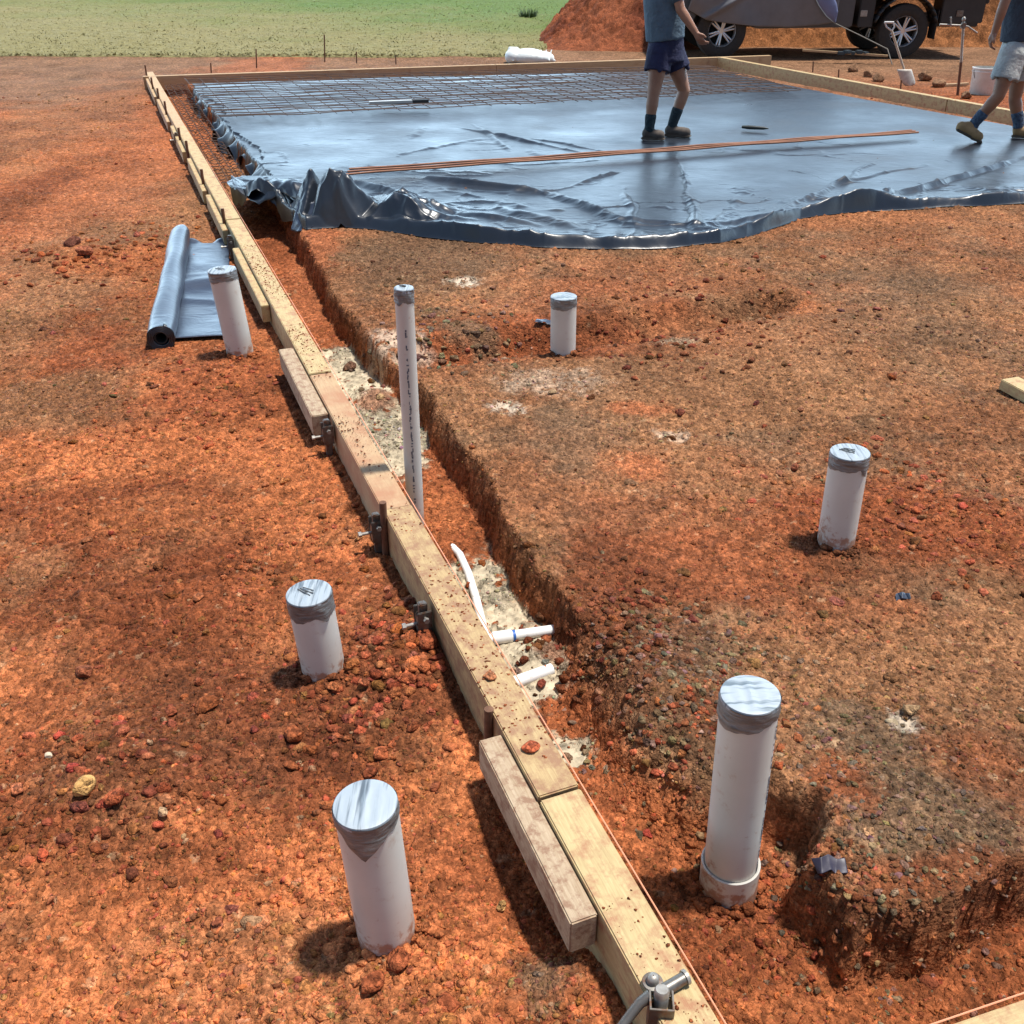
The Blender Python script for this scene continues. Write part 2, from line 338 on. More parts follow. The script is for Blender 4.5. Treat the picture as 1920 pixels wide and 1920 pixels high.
def muddy(m):                  # red mud splashed on the foot of each pipe
    t = m.node_tree; b = t.nodes['Principled BSDF']; old = b.inputs['Base Color'].links[0].from_socket
    tc = N(t,'ShaderNodeTexCoord'); sx = N(t,'ShaderNodeSeparateXYZ'); t.links.new(tc.outputs['Object'], sx.inputs[0])
    n = N(t,'ShaderNodeTexNoise', Scale=32.0, Detail=6.0, Roughness=.7); t.links.new(tc.outputs['Object'], n.inputs[0])
    mr = N(t,'ShaderNodeMapRange'); mr.inputs[1].default_value = .0; mr.inputs[2].default_value = .16; mr.inputs[3].default_value = .16; mr.inputs[4].default_value = -.12; t.links.new(sx.outputs[2], mr.inputs[0])
    a = N(t,'ShaderNodeMath'); a.operation = 'ADD'; t.links.new(n.outputs[0], a.inputs[0]); t.links.new(mr.outputs[0], a.inputs[1])
    r = ramp(t, a.outputs[0], [(.53,(0,0,0)),(.64,(.8,.8,.8))]); mx = N(t,'ShaderNodeMix'); mx.data_type = 'RGBA'
    t.links.new(r.outputs[0], mx.inputs[0]); t.links.new(old, mx.inputs[6]); mx.inputs[7].default_value = (.34,.14,.07,1); t.links.new(mx.outputs[2], b.inputs['Base Color'])
muddy(M_PVC)
M_PVC2 = noisy('white_conduit', (.82,.82,.80), (.75,.75,.73), 6, .4, 0, .05, .001, None, (.5,.36,.25), 30, (.60,.75))
M_STEEL = noisy('grey_steel', (.22,.21,.19), (.12,.10,.085), 30, .45, .7, .3, .001, None, (.16,.075,.04), 40, (.5,.65))
M_ZINC = noisy('zinc', (.42,.40,.36), (.24,.21,.18), 60, .5, .6, .2, .001)
M_RUST = noisy('rusty_steel', (.20,.095,.05), (.11,.05,.028), 60, .8, .2, .4, .001)
M_MESH = noisy('mesh_wire', (.11,.060,.042), (.06,.033,.024), 3, .75, .2, .2, .001)
M_BAR = noisy('rusty_bar', (.36,.17,.10), (.22,.09,.05), 8, .75, .1, .3, .001)
M_STR = mat('string_orange', (.75,.30,.16), .7)[0]
M_INK = mat('print_ink', (.10,.11,.14), .6)[0]
M_BLUE = mat('blue_mark', (.03,.12,.42), .5)[0]
def tape_mat(name, c1, c2, ang, metal, rough, sc3=(95,7,7)):
    m, t, b = mat(name, c1, rough, metal)
    tc = N(t,'ShaderNodeTexCoord'); mp = N(t,'ShaderNodeMapping'); mp.inputs['Rotation'].default_value = (0,0,ang*0); mp.inputs['Scale'].default_value = sc3
    t.links.new(tc.outputs['Object'], mp.inputs[0])
    n = N(t,'ShaderNodeTexNoise', Scale=1.0, Detail=3.0, Roughness=.5); t.links.new(mp.outputs[0], n.inputs[0])
    r = ramp(t, n.outputs[0], [(.36,c2),(.50,c1)]); t.links.new(r.outputs[0], b.inputs['Base Color'])
    bp = N(t,'ShaderNodeBump', Strength=.5, Distance=.002); t.links.new(n.outputs[0], bp.inputs['Height']); t.links.new(bp.outputs[0], b.inputs['Normal'])
    return m
M_TAPE = tape_mat('tape_lid', (.36,.41,.45), (.10,.125,.15), .15, .15, .5)
M_TAPEX = tape_mat('tape_lid_cross', (.38,.43,.47), (.14,.18,.21), 0, .15, .5, (9,80,7))
M_TAPEB = noisy('tape_band', (.27,.27,.265), (.12,.12,.12), 1, .40, .45, 1, .004, (25,25,160))
def plastic(name, base, rough, bs, bd, ior=1.6, dust=(.20,.17,.15), d_lo=.55, d_hi=.9):
    m, t, b = mat(name, base, rough); b.inputs['IOR'].default_value = ior
    tc = N(t,'ShaderNodeTexCoord'); mp = N(t,'ShaderNodeMapping'); mp.inputs['Scale'].default_value = (1,1.6,1); mp.inputs['Rotation'].default_value = (0,0,.5)
    t.links.new(tc.outputs['Object'], mp.inputs[0])
    n = N(t,'ShaderNodeTexNoise', Scale=bs, Detail=5.0, Roughness=.55, Distortion=1.2); t.links.new(mp.outputs[0], n.inputs[0])
    n2 = N(t,'ShaderNodeTexNoise', Scale=1.3, Detail=6.0, Roughness=.6); t.links.new(tc.outputs['Object'], n2.inputs[0])
    bp = N(t,'ShaderNodeBump', Strength=.55, Distance=bd); t.links.new(n.outputs[0], bp.inputs['Height']); t.links.new(bp.outputs[0], b.inputs['Normal'])
    r = ramp(t, n2.outputs[0], [(d_lo,base),(d_hi,dust)]); t.links.new(r.outputs[0], b.inputs['Base Color'])
    rr = ramp(t, n2.outputs[0], [(.3,(rough*.8,)*3),(.7,(rough*1.35,)*3)]); t.links.new(rr.outputs[0], b.inputs['Roughness'])
    return m
M_SHEET = plastic('black_polythene', (.012,.018,.028), .33, 5.0, .008, 1.66, (.05,.055,.06), .55, .95)
M_ROLL = plastic('blue_black_polythene', (.030,.042,.070), .30, 7.0, .008, 1.7, (.07,.085,.11))
# ---------------------------------------------------------------- ground sheet
def fan(rows, cols, y0, y1):
    r = np.arange(rows)/(rows-1); yy = (y0+.6)*((y1+.6)/(y0+.6))**r-.6
    yy = np.concatenate([[-30,-8,-2,-.4], yy, [y1+1,y1+4,y1+10]])
    t = np.linspace(-1,1,cols); t = np.concatenate([[-60,-14,-5,-2.4,-1.5,-1.15], t, [1.15,1.5,2.4,5,14,60]])
    hw = .56*np.maximum(yy,0)+.95
    X = t[None,:]*hw[:,None]; Y = np.repeat(yy[:,None], len(t), 1)
    return X, Y
def build_ground():
    X, Y = fan(1250, 900, .45, 19.0)
    x = X.ravel(); y = Y.ravel()
    z = land(x, y); h, rough = cobble(x, y, None)
    fade = sst(40, 15, np.abs(x))*sst(14,7,y)
    c = crumbs_tint(x+z*1.9, y+z*1.1, soil(x, y), 1.0)
    s, pd = zones(x, y)
    sandy = sst(.28,.35,c[:,1])
    al = x*BD.x+y*BD.y; wall = sst(.07,.0,np.abs(pd))*sst(.1,-.02,s*0)*(s > .03)
    q1,_ = wor(al*16, z*24+x*3, 91); q2,_ = wor(al*38, z*50+x*5, 93)
    push = wall*((fbm(al*7, z*12, 95, 4)-.5)*.035+(1-np.clip(q1,0,1))*.014+(1-np.clip(q2,0,1))*.010-.012)
    X = (x-BN.x*push).reshape(X.shape); Y = (y-BN.y*push).reshape(Y.shape)
    z = z+h*(.25+.75*fade)*(1-.93*sandy)
    gridmesh('ground', X, Y, z.reshape(X.shape), M_SOIL, c, True)['kind'] = 'structure'
build_ground()
# loose clods: far too many to count
def icos(sub):
    bm = bmesh.new(); bmesh.ops.create_icosphere(bm, subdivisions=sub, radius=1)
    v = np.array([tuple(q.co) for q in bm.verts]); f = np.array([[q.index for q in p.verts] for p in bm.faces]); bm.free(); return v, f
def clod_mesh(P, R, c, sub, seed):
    rng = np.random.RandomState(seed); v, f = icos(sub); nv = len(v)
    var = []
    for k in range(24):
        w = v*(1+.32*(rng.rand(nv,1)-.5)*2*.9)
        for _ in range(5):                       # flat broken faces
            d = rng.randn(3); d /= np.linalg.norm(d); q = w@d; lim = .45+.3*rng.rand(); w = w-np.outer(np.maximum(q-lim,0)*.9, d)
        a = rng.rand()*6.28; var.append(w*np.array((1+.5*rng.rand(), 1, .55+.35*rng.rand()))@np.array([[math.cos(a),math.sin(a),0],[-math.sin(a),math.cos(a),0],[0,0,1]]))
    var = np.array(var)[rng.randint(0,24,len(P))]
    co = (var*R[:,None,None]+P[:,None,:]).reshape(-1,3)
    q = (f[None]+(np.arange(len(P))*nv)[:,None,None]).reshape(-1,3)
    return co, q, np.repeat(c, nv, 0)
def scatter():
    rng = np.random.RandomState(5); out = []; base = 0; cos_, fs, cs = [], [], []
    def add(n, r0, r1, y0, y1, sub, thr, seed, pw=1.0):
        nonlocal base
        r = rng.rand(n); y = y0*(y1/y0)**(r**pw); x = (rng.rand(n)*2-1)*(.5*y+.75)
        s, pd = zones(x, y); amp = fbm(x*2.2, y*2.2, 81, 3); keep = rng.rand(n) < sst(thr-.10, thr+.12, amp)+(.42 if r1 < .01 else (.16 if r1 < .012 else .04))
        keep &= ~((s > -.105) & (s < .01))
        rol = polysd(x, y, [W(300,655),W(438,650),W(438,450),W(330,450)]) ; keep &= rol < -.03
        x = x[keep]; y = y[keep]; n = len(x)
        R = r0+(r1-r0)*rng.rand(n)**3.2
        h, _ = cobble(x, y, None); z = land(x, y)+h*.6+R*.15
        c = soil(x, y); sand = c[:,1] > .33
        c = np.where(sand[:,None], C_RED*.9, c)
        c = c*(.66+.62*rng.rand(n,1))*(1+.12*rng.randn(n,3)); pale = rng.rand(n) < .035; c[pale] = c[pale]*.4+np.array((.40,.26,.15))*.6
        kk = (rng.rand(n) < np.where(sand,.10,1.0)); x,y,z,R,c = x[kk],y[kk],z[kk],R[kk],c[kk]
        co, q, cc = clod_mesh(np.stack([x,y,z],1), R, np.clip(c,.012,.7), sub, seed)
        cos_.append(co); fs.append(q+base); cs.append(cc); base += len(co)
    add(170000,.0018,.0062,.7,7.0,1,.40,1); add(48000,.0030,.0105,.7,6.0,1,.48,2); add(1300,.008,.021,.75,6,2,.54,3); add(5000,.006,.020,4,13,1,.52,4); add(16000,.004,.010,3.5,12,1,.40,5)
    def patch(u,v,sig,n,r0,r1,seed,zz=0,tone=None):
        nonlocal base
        c0 = W(u,v,zz); x = c0.x+rng.randn(n)*sig; y = c0.y+rng.randn(n)*sig*1.1
        s,_ = zones(x,y); k = ~((s > -.105) & (s < .01)); x = x[k]; y = y[k]; n = len(x)
        R = r0+(r1-r0)*rng.rand(n)**2.5; h,_ = cobble(x,y,None); z = land(x,y)+h*.5+R*.25
        c = (C_RED if tone is None else tone)*(.6+.9*rng.rand(n,1))*(1+.12*rng.randn(n,3))
        co,q,cc = clod_mesh(np.stack([x,y,z],1),R,np.clip(c,.012,.7),2,seed); cos_.append(co); fs.append(q+base); cs.append(cc); base += len(co)
    patch(790,1200,.10,260,.006,.024,21); patch(720,1290,.13,260,.005,.019,22); patch(1250,1290,.14,600,.004,.013,23,0,C_GREY); patch(1150,1180,.12,300,.005,.018,24,0,C_DRED)
    patch(230,1490,.13,220,.005,.018,25); patch(600,1290,.12,200,.005,.016,26); patch(1660,1600,.16,700,.003,.010,27,.05,C_GREY); patch(1540,1740,.05,90,.004,.012,28,-.06,C_DRED)
    patch(1330,1400,.10,220,.004,.013,29); patch(1700,980,.22,400,.005,.018,30); patch(620,1010,.25,200,.004,.016,31); patch(400,760,.25,300,.005,.018,32); patch(860,650,.2,260,.005,.020,33,0,C_GREY)
    patch(1300,640,.4,360,.006,.022,34,0,C_DRED); patch(240,480,.35,300,.008,.028,35); patch(1440,1690,.08,160,.003,.011,36)
    for i,(u,v,zz) in enumerate([(727,1758,-.02),(1364,1668,-.080),(610,1268,-.01),(1566,1022,.04),(453,672,.01),(1055,700,-.05)]):
        c0 = W(u,v,zz); n = 130; a = rng.rand(n)*6.28; rr = .058+.055*rng.rand(n)**1.4; x = c0.x+rr*np.cos(a); y = c0.y+rr*np.sin(a); R = .003+.012*rng.rand(n)**2.2
        z = land(x,y)+R*.3+.012*np.exp(-(rr-.058)/.02); c = soil(x,y)*(.6+.7*rng.rand(n,1))
        co,q,cc = clod_mesh(np.stack([x,y,z],1),R,np.clip(c,.012,.7),2,60+i); cos_.append(co); fs.append(q+base); cs.append(cc); base += len(co)
    # crumbs lying on the board tops
    n = 6000; y = .9*(5.5/.9)**rng.rand(n); lat = -rng.rand(n)*.085-.003; dens = fbm(y*3,lat*0+3,7,3); k = rng.rand(n) < sst(.35,.7,dens); y = y[k]; lat = lat[k]; n = len(y)
    x = edge_x(y)+lat/.9307; R = .0010+.0038*rng.rand(n)**5; c = C_RED*(.6+.6*rng.rand(n,1)); z = np.full(n,.150)+R*.3
    co,q,cc = clod_mesh(np.stack([x,y,z],1),R,c,1,41); cos_.append(co); fs.append(q+base); cs.append(cc); base += len(co)
    me = npmesh('soil_clods', np.concatenate(cos_), np.concatenate(fs), np.concatenate(cs))
    o = finish('soil_clods', me, M_SOIL); setp(o, 'small red and brown soil clods strewn over the ground', 'soil clods', None, 'stuff')
scatter()
# ---------------------------------------------------------------- grass field
def grass_mat():
    m, t, b = mat('turf', rough=.9, spec=.2)
    tc = N(t,'ShaderNodeTexCoord'); sx = N(t,'ShaderNodeSeparateXYZ'); t.links.new(tc.outputs['Object'], sx.inputs[0])
    n = N(t,'ShaderNodeTexNoise', Scale=.28, Detail=8.0, Roughness=.7); t.links.new(tc.outputs['Object'], n.inputs[0])
    n2 = N(t,'ShaderNodeTexNoise', Scale=9.0, Detail=6.0, Roughness=.7); t.links.new(tc.outputs['Object'], n2.inputs[0])
    # greener with distance and to the right
    a = N(t,'ShaderNodeMath'); a.operation = 'MULTIPLY_ADD'; a.inputs[1].default_value = .06; a.inputs[2].default_value = -1.47; t.links.new(sx.outputs[1], a.inputs[0])
    a3 = N(t,'ShaderNodeMath'); a3.operation = 'MULTIPLY_ADD'; a3.inputs[1].default_value = .045; t.links.new(sx.outputs[0], a3.inputs[0]); t.links.new(a.outputs[0], a3.inputs[2])
    a2 = N(t,'ShaderNodeMath'); a2.operation = 'MULTIPLY_ADD'; a2.inputs[1].default_value = 1.2; t.links.new(n.outputs[0], a2.inputs[0]); t.links.new(a3.outputs[0], a2.inputs[2])
    r = ramp(t, a2.outputs[0], [(.15,(.22,.195,.085)),(.45,(.165,.175,.06)),(.75,(.105,.16,.04))])
    r2 = ramp(t, n2.outputs[0], [(.3,(.75,.75,.75)),(.7,(1.25,1.25,1.25))])
    mx = N(t,'ShaderNodeMix'); mx.data_type = 'RGBA'; mx.blend_type = 'MULTIPLY'; mx.inputs[0].default_value = 1
    t.links.new(r.outputs[0], mx.inputs[6]); t.links.new(r2.outputs[0], mx.inputs[7]); t.links.new(mx.outputs[2], b.inputs['Base Color'])
    bp = N(t,'ShaderNodeBump', Strength=.8, Distance=.05); t.links.new(n2.outputs[0], bp.inputs['Height']); t.links.new(bp.outputs[0], b.inputs['Normal'])
    return m
M_GRASS = grass_mat()
def field_z(x, y): return .015+.012*np.maximum(y-19,0)+(fbm(x*.4,y*.4,201,3)-.5)*.10*sst(17.5,20,y)
def field_front(x): return 17.35+.10*(fbm(x*1.1,x*0,205,4)-.5)*2+sst(.2,1.4,x)*5.5
def build_field():
    xs = np.concatenate([np.linspace(-220,-16,14)[:-1], np.linspace(-16,16,420), np.linspace(16,220,14)[1:]])
    k = np.concatenate([np.linspace(0,1,260)**1.5*.12, np.linspace(.12,1,30)[1:]])
    X = np.repeat(xs[None,:], len(k), 0); f = field_front(xs)[None,:]; Y = f+k[:,None]*(240-f)
    Z = field_z(X, Y)+fbm(X*9,Y*9,207,3)*.05*sst(0,.3,Y-f)-.03*sst(.1,0,Y-f)
    gridmesh('field', X, Y, Z, M_GRASS, None, True)['kind'] = 'structure'
    rng = np.random.RandomState(9); n = 60000
    y = 17.3+rng.rand(n)**1.7*15; x = (rng.rand(n)*2-1)*(.55*y+2)-1; kk = (y > field_front(x)+.02) & (y < 33); x = x[kk]; y = y[kk]; n = len(x)
    z = field_z(x,y)+.01; h = .012+.028*rng.rand(n); w = .008+.016*rng.rand(n); a = rng.rand(n)*3.14; lx = rng.randn(n)*.03; ly = rng.randn(n)*.03
    co = np.stack([np.stack([x-np.cos(a)*w,y-np.sin(a)*w,z],1), np.stack([x+np.cos(a)*w,y+np.sin(a)*w,z],1), np.stack([x+lx,y+ly,z+h],1)],1).reshape(-1,3)
    g = sst(.3,.75, (y-19)*.06+x*.045+.12+(vn(x*.4,y*.4,3)-.5)*.8)[:,None]
    c = (np.array((.25,.225,.10))*(1-g)+np.array((.13,.18,.05))*g)*(.7+.6*rng.rand(n,1))
    me = npmesh('grass', co, np.arange(3*n).reshape(-1,3), np.repeat(c,3,0))
    m, t, b = mat('grass_blade', rough=.8); at = N(t,'ShaderNodeAttribute'); at.attribute_name = 'soil'; t.links.new(at.outputs['Color'], b.inputs['Base Color'])
    setp(finish('grass', me, m), 'short dry and green grass covering the field behind the site', 'grass', None, 'stuff')
    # one dark weed clump
    c0 = WY(990,52,25.0); bm = bmesh.new()
    for i in range(160):
        a = random.random()*6.28; r = random.random()**.6*.20; p = Vector((c0.x+r*math.cos(a), 25+r*math.sin(a), float(field_z(np.array([c0.x]),np.array([25.]))[0])))
        q = p+Vector((math.cos(a)*.12*random.random(), math.sin(a)*.12, .06+.16*random.random())); w = Vector((-math.sin(a),math.cos(a),0))*.018
        bm.faces.new([bm.verts.new(v) for v in (p-w, p+w, q)])
    setp(bmfin('weed_clump', bm, mat('weed', (.05,.085,.03), .8)[0]), 'dark green weed clump alone in the green field', 'weed')
build_field()
# ---------------------------------------------------------------- dirt pile
def pile_z(x, y):
    d = np.minimum(sst(.0,3.0,x+.15-.10*(y-18)), 1)*sst(17.9,21.2,y+.45*sst(3,5,x)*0)*sst(27,23.5,y)*sst(14,11,x)
    return d*(1.45+.5*fbm(x*.5,y*.5,301,3))
def build_pile():
    X, Y = np.meshgrid(np.linspace(0,14,620), np.linspace(17.75,27,360)); X = X.copy()
    Y2 = Y+.9*sst(2.6,4.0,X)*sst(21,17.75,Y)
    x = X.ravel(); y = Y2.ravel()
    c3,i3 = wor(x*4,y*4,311); c4,i4 = wor(x*11,y*11,312)
    z = pile_z(X.ravel(), Y.ravel()); k = sst(0,.25,z)
    z = z+k*((1-np.clip(c3,0,1))*.16*i3+(1-np.clip(c4,0,1))*.07*i4+(fbm(x*1.5,y*1.5,313,4)-.5)*.25)-.06*(1-k)
    n = fbm(x*1.2,y*1.2,314,4)[:,None]; a = sst(.35,.65,n)
    c = np.array((.155,.045,.022))*(1-a)+np.array((.25,.080,.036))*a; c = c*(.7+.6*i4[:,None])
    under = sst(3.0,3.8,x)[:,None]; c = c*(1-under)+under*np.array((.26,.105,.040))*(.7+.6*i4[:,None])
    o = gridmesh('dirt_pile', X, Y2, z.reshape(X.shape), M_SOIL, c, True)
    setp(o, 'high heap of loose red excavated dirt behind the parked ute', 'dirt pile')
build_pile()
# ---------------------------------------------------------------- timber
def beam(name, a, b, w, h, m, label=None, cat=None, group=None, parent=None, bev=.003, top=True, roll=0):
    a = Vector(a); b = Vector(b); L = (b-a).length; bm = bmesh.new()
    nseg = max(1,int(L/.4)); bbox(bm, Vector((0,0,-h/2 if top else 0)), (L,w,h), None, bev)
    # slight bow so edges are not perfectly straight
    for v in bm.verts: pass
    d = (b-a).normalized(); yx = Vector((0,0,1)).cross(d).normalized(); zx = d.cross(yx)
    R = Matrix((d,yx,zx)).transposed().to_euler()
    o = bmfin(name, bm, m, parent, False, (a+b)/2, R)
    if roll: o.rotation_euler.rotate_axis('X', roll)
    return setp(o, label, cat, group)
BT = .15
def bpt(y, lat=-.045, z=BT):    # a point along the long board; lat measured right of the inner edge
    return Vector((edge_x(y),y,0))+BN*lat+Vector((0,0,z))
G1 = 'long timber boards of the left formwork'
segs = [(.35,1.398,M_WOODP,'nearest pale formwork board with a steel clamp on top, cut off by the photo edge'),
        (1.404,2.55,M_WOOD,'muddy formwork board beside the two white trench pipes with clods on top'),
        (2.555,3.62,M_WOODR,'reddish stained formwork board passing left of the tall thin pipe'),
        (3.625,6.1,M_WOODP,'pale yellow formwork board running past the plastic roll'),
        (6.105,9.6,M_WOODP,'pale formwork board lined with steel pegs beside the plastic sheet'),
        (9.605,14.0,M_WOODF,'farthest formwork board of the long left line, ending at the far corner')]
for k, (y0,y1,m,l) in enumerate(segs):
    dz = (0,.002,-.004,.0,.003,-.002)[k]
    beam('formwork_board', bpt(y0,z=BT+dz), bpt(y1,z=BT+dz), .09, .19, m, l, 'board', G1)
# split line of a second laminate along the near boards
G2 = 'timber packers bolted beside the long formwork'
yp = [W(910,1372,.135).y, W(1093,1700,.13).y]
beam('timber_packer', bpt(1.14,-.120,.140), bpt(1.60,-.118,.138), .054, .085, M_WOOD2, 'weathered grey timber packer beside the near formwork, lower centre of the photo', 'timber packer', G2)
beam('timber_packer', bpt(3.28,-.125,.135), bpt(3.95,-.125,.138), .062, .085, M_WOOD2, 'short reddish timber packer beside the formwork next to the sandy trench patch', 'timber packer', G2)
beam('timber_packer', bpt(4.55,-.113,.125), bpt(5.55,-.111,.13), .040, .085, M_WOODP, 'pale timber packer beside the formwork just right of the plastic roll', 'timber packer', G2)
for i,(y0,y1,l) in enumerate([(6.0,6.9,'pale timber packer behind the formwork just beyond the unrolled plastic'),(7.1,8.2,'timber packer on the formwork level with the left edge of the big sheet'),
        (8.6,9.8,'timber packer on the formwork beside the start of the wire mesh'),(10.2,11.6,'timber packer on the formwork beside the middle of the wire mesh'),(12.0,13.6,'farthest timber packer, near the far left corner of the formwork')]):
    beam('timber_packer', bpt(y0,-.112,.115-.004*i), bpt(y1,-.109,.13), .036, .09, M_WOODF if i>2 else M_WOODP, l, 'timber packer', G2)
# far, right, front formwork
F0 = Vector((-4.77,13.47,.15)); F1 = Vector((3.95,16.10,.15))
fd = (F1-F0)
beam('formwork_board', F0, F0+fd*.52, .09, .17, M_WOODF, 'far formwork board at the back left of the slab, in front of the grass', 'board', 'far formwork boards')
beam('formwork_board', F0+fd*.5206, F1, .09, .17, M_WOODF, 'far formwork board at the back right, its end poking past the corner', 'board', 'far formwork boards')
R0 = Vector((3.12,15.75,.16)); R1 = Vector((7.2,5.3,.15)); rd = R1-R0
beam('formwork_board', R0, R0+rd*.42, .09, .19, M_WOODP, 'right-hand formwork board nearest the ute', 'board', 'right formwork boards')
beam('formwork_board', R0+rd*.421, R1, .09, .19, M_WOODP, 'right-hand formwork board behind the walking man', 'board', 'right formwork boards')
fr0 = Vector((.36,.79,.15)); fr1 = fr0+Vector((1,.3,0)).normalized()*2.6
beam('formwork_board', W(1640,1955,.15)+Vector((.009,-.055,0)), W(1920,1865,.15)+Vector((.609,.135,0)), .09, .19, M_WOODP, 'front formwork board showing only in the bottom right corner', 'board')
beam('timber_offcut', W(1893,708,.10), W(2010,770,.09), .09, .045, M_WOODP, 'pale timber offcut lying on the gravel at the right edge of the photo', 'timber')
beam('timber_batten', WY(1505,92,16.6), WY(1665,103,16.3), .05, .03, M_WOODF, 'thin timber batten lying on dirt in front of the ute', 'timber')
beam('timber_batten', W(1765,158,.03), W(1815,155,.03), .05, .03, M_WOODF, 'short pale batten on the dirt between shovel and bucket', 'timber')
# strings
def string(name, pts, r, m, label):
    bm = bmesh.new(); tube(bm, pts, r, 6); setp(bmfin(name, bm, m), label, 'string')
string('string_line', [bpt(.5,.006,.153), bpt(2.0,.005,.153), bpt(4.5,.006,.154), bpt(8,.006,.153)], .0016, M_STR, 'taut orange string line along the inner edge of the long formwork')
string('string_line', [W(1640,1955,.153)+Vector((-.007,-.004,0)), W(1920,1865,.153)+Vector((.593,.186,0))], .0016, M_STR, 'orange string line along the front formwork in the bottom right corner')
# ---------------------------------------------------------------- pipes
def axis_pipe(bu,bv,tu,tv,zb):
    base = W(bu,bv,zb); d = ray(tu,tv); d = Vector(d)
    # point on the ray that is nearest to the vertical through the base
    t = (base.x*d.x+base.y*d.y)/(d.x*d.x+d.y*d.y); top = Vector((0,0,CH))+d*t
    return base, top
G3 = 'taped PVC pipe stubs standing in the soil'
def pvc_pipe(bu,bv,tu,tv,zb,R,band,lid,label,flap=None,collar=False,lid_marks=0,tall=False):
    base, top = axis_pipe(bu,bv,tu,tv,zb); ax = (top-base).normalized(); L = (top-base).length
    q = Vector((0,0,1)).rotation_difference(ax); root = empty('pvc_pipe', base, label, 'pipe', G3); root.rotation_euler = q.to_euler()
    def mk(name, bm, m, sm=True, par=root):
        o = bmfin(name, bm, m, None, sm, (0,0,0)); o.parent = par; return o
    bm = bmesh.new(); lathe(bm, [(R,-.30),(R,L-.004),(R-.004,L-.002),(R-.006,L-.03)], 40); mk('pipe_tube', bm, M_PVC)
    # tape over the mouth: slightly domed wrinkled lid
    bm = bmesh.new(); prof = [(R+.0008,L-.012),(R+.0014,L-.003),(R+.0002,L+.0015)]+[(R*k,L+.0025+.0012*(1-k)) for k in (.9,.75,.6,.45,.3,.15,.01)]
    rr = lathe(bm, prof, 40)
    for v in bm.verts: v.co.z += .0016*math.sin(v.co.x*260+1.3)*max(0,1-(v.co.xy.length/R)**4)
    cap = mk('tape_lid', bm, lid)
    bm = bmesh.new(); rings = []
    n = 56
    zs = [1.0,.92,.8,.66,.5,.34,.18,.0]
    prof = []
    for kz in zs:
        ring = []
        for k in range(n):
            a = 2*math.pi*k/n
            low = band*(1+.10*math.sin(a*2+bu)+.06*math.sin(a*5+bv)+.03*math.sin(a*17+bu))
            if flap:
                da = (a-flap[0]+math.pi)%(2*math.pi)-math.pi; low += flap[1]*max(0,1-abs(da)/flap[2])
            rad = R+.0016+.0007*math.sin(a*3+kz*7+bu)+.0006*math.sin(kz*22+a)+.0005*math.sin(a*11+kz*9)
            if flap:
                da = (a-flap[0]+math.pi)%(2*math.pi)-math.pi
                rad += .006*max(0,1-abs(da)/flap[2])*(1-kz)
            ring.append(bm.verts.new((rad*math.cos(a), rad*math.sin(a), L-.001-low*(1-kz))))
        rings.append(ring)
    for a, b in zip(rings[:-1], rings[1:]):
        for k in range(n): bm.faces.new((b[k], b[(k+1)%n], a[(k+1)%n], a[k]))
    mk('tape_band', bm, M_TAPEB)
    bm = bmesh.new(); 
    if lid_marks:
        for i in range(lid_marks):
            a = -.3+.25*i; bbox(bm, Vector((-.2*R+.3*R*i/lid_marks, .12*R*(i%3)-.05*R, L+.0055)), (R*.05,R*.85-.12*R*i,.003), Matrix.Rotation(.9+.1*i,3,'Z'), .001)
        mk('tape_crease', bm, M_TAPEB, False)
    else: bm.free()
    if collar:
        bm = bmesh.new(); lathe(bm, [(R+.001,-.052+collar),(R+.004,-.050+collar),(R+.0065,-.052+collar),(R+.0065,-.10+collar),(R+.0065,-.35+collar)], 40)
        bmx = mk('socket_collar', bm, M_PVC)
    return root, L, R, mk
def side_marks(mk, L, R, ang, z0, z1, step, wid, hgt, seed):
    rg = random.Random(seed); bm = bmesh.new(); z = z0
    while z > z1:
        h = hgt*(.5+rg.random()); 
        if rg.random() < .84:
            for rep in range(rg.choice((1,2,2,3))):
                a = ang+(rg.random()-.5)*wid/R; r2 = R+.0009
                p = Vector((r2*math.cos(a), r2*math.sin(a), z-h/2)); bbox(bm, p, (.0006,.0016+.003*rg.random(),h*(.3+.7*rg.random())), Matrix.Rotation(a,3,'Z'))
        z -= step
    mk('printed_marks', bm, M_INK, False)
FR = -math.pi/2
# angle 0 is +X before tilt; -pi/2 faces the camera
a = pvc_pipe(727,1758,685,1508,-.02,.056,.030,M_TAPE,'nearest white PVC pipe left of the formwork, striped tape lid and torn hanging flap',flap=(FR-.0,.040,.75))
a = pvc_pipe(1364,1668,1407,1303,-.080,.054,.036,M_TAPEX,'tallest thick white PVC pipe, in the lower right, standing in a socket collar',flap=(FR-.8,.010,1.4),collar=.142)
side_marks(a[3],a[1],a[2],FR+1.02,a[1]-.05,.08,.0085,.004,.008,3)
a = pvc_pipe(610,1268,579,1112,-.01,.056,.050,M_TAPE,'short white PVC pipe left of the formwork with speckled grey cap, among loose clods',flap=(FR+.8,.010,.3),lid_marks=4)
a = pvc_pipe(1566,1022,1594,848,.04,.056,.040,M_TAPE,'white PVC pipe at the right of the pad with dark tape scrap under its cap',flap=(FR+.62,.026,.22),lid_marks=3)
a = pvc_pipe(1055,700,1057,556,-.05,.057,.042,M_TAPEX,'white PVC pipe stub standing in the red side channel, farthest of those on the pad')
a = pvc_pipe(453,672,416,506,.01,.060,.040,M_TAPE,'white PVC pipe stub with grey taped cap standing beside the plastic roll',lid_marks=2)
a = pvc_pipe(781,1000,757,540,-.13,.0215*1.35,.040,M_TAPE,'tall thin white PVC pipe with printed side rising from the trench beside the formwork',lid_marks=3,tall=True,flap=(FR-.4,.012,.4))
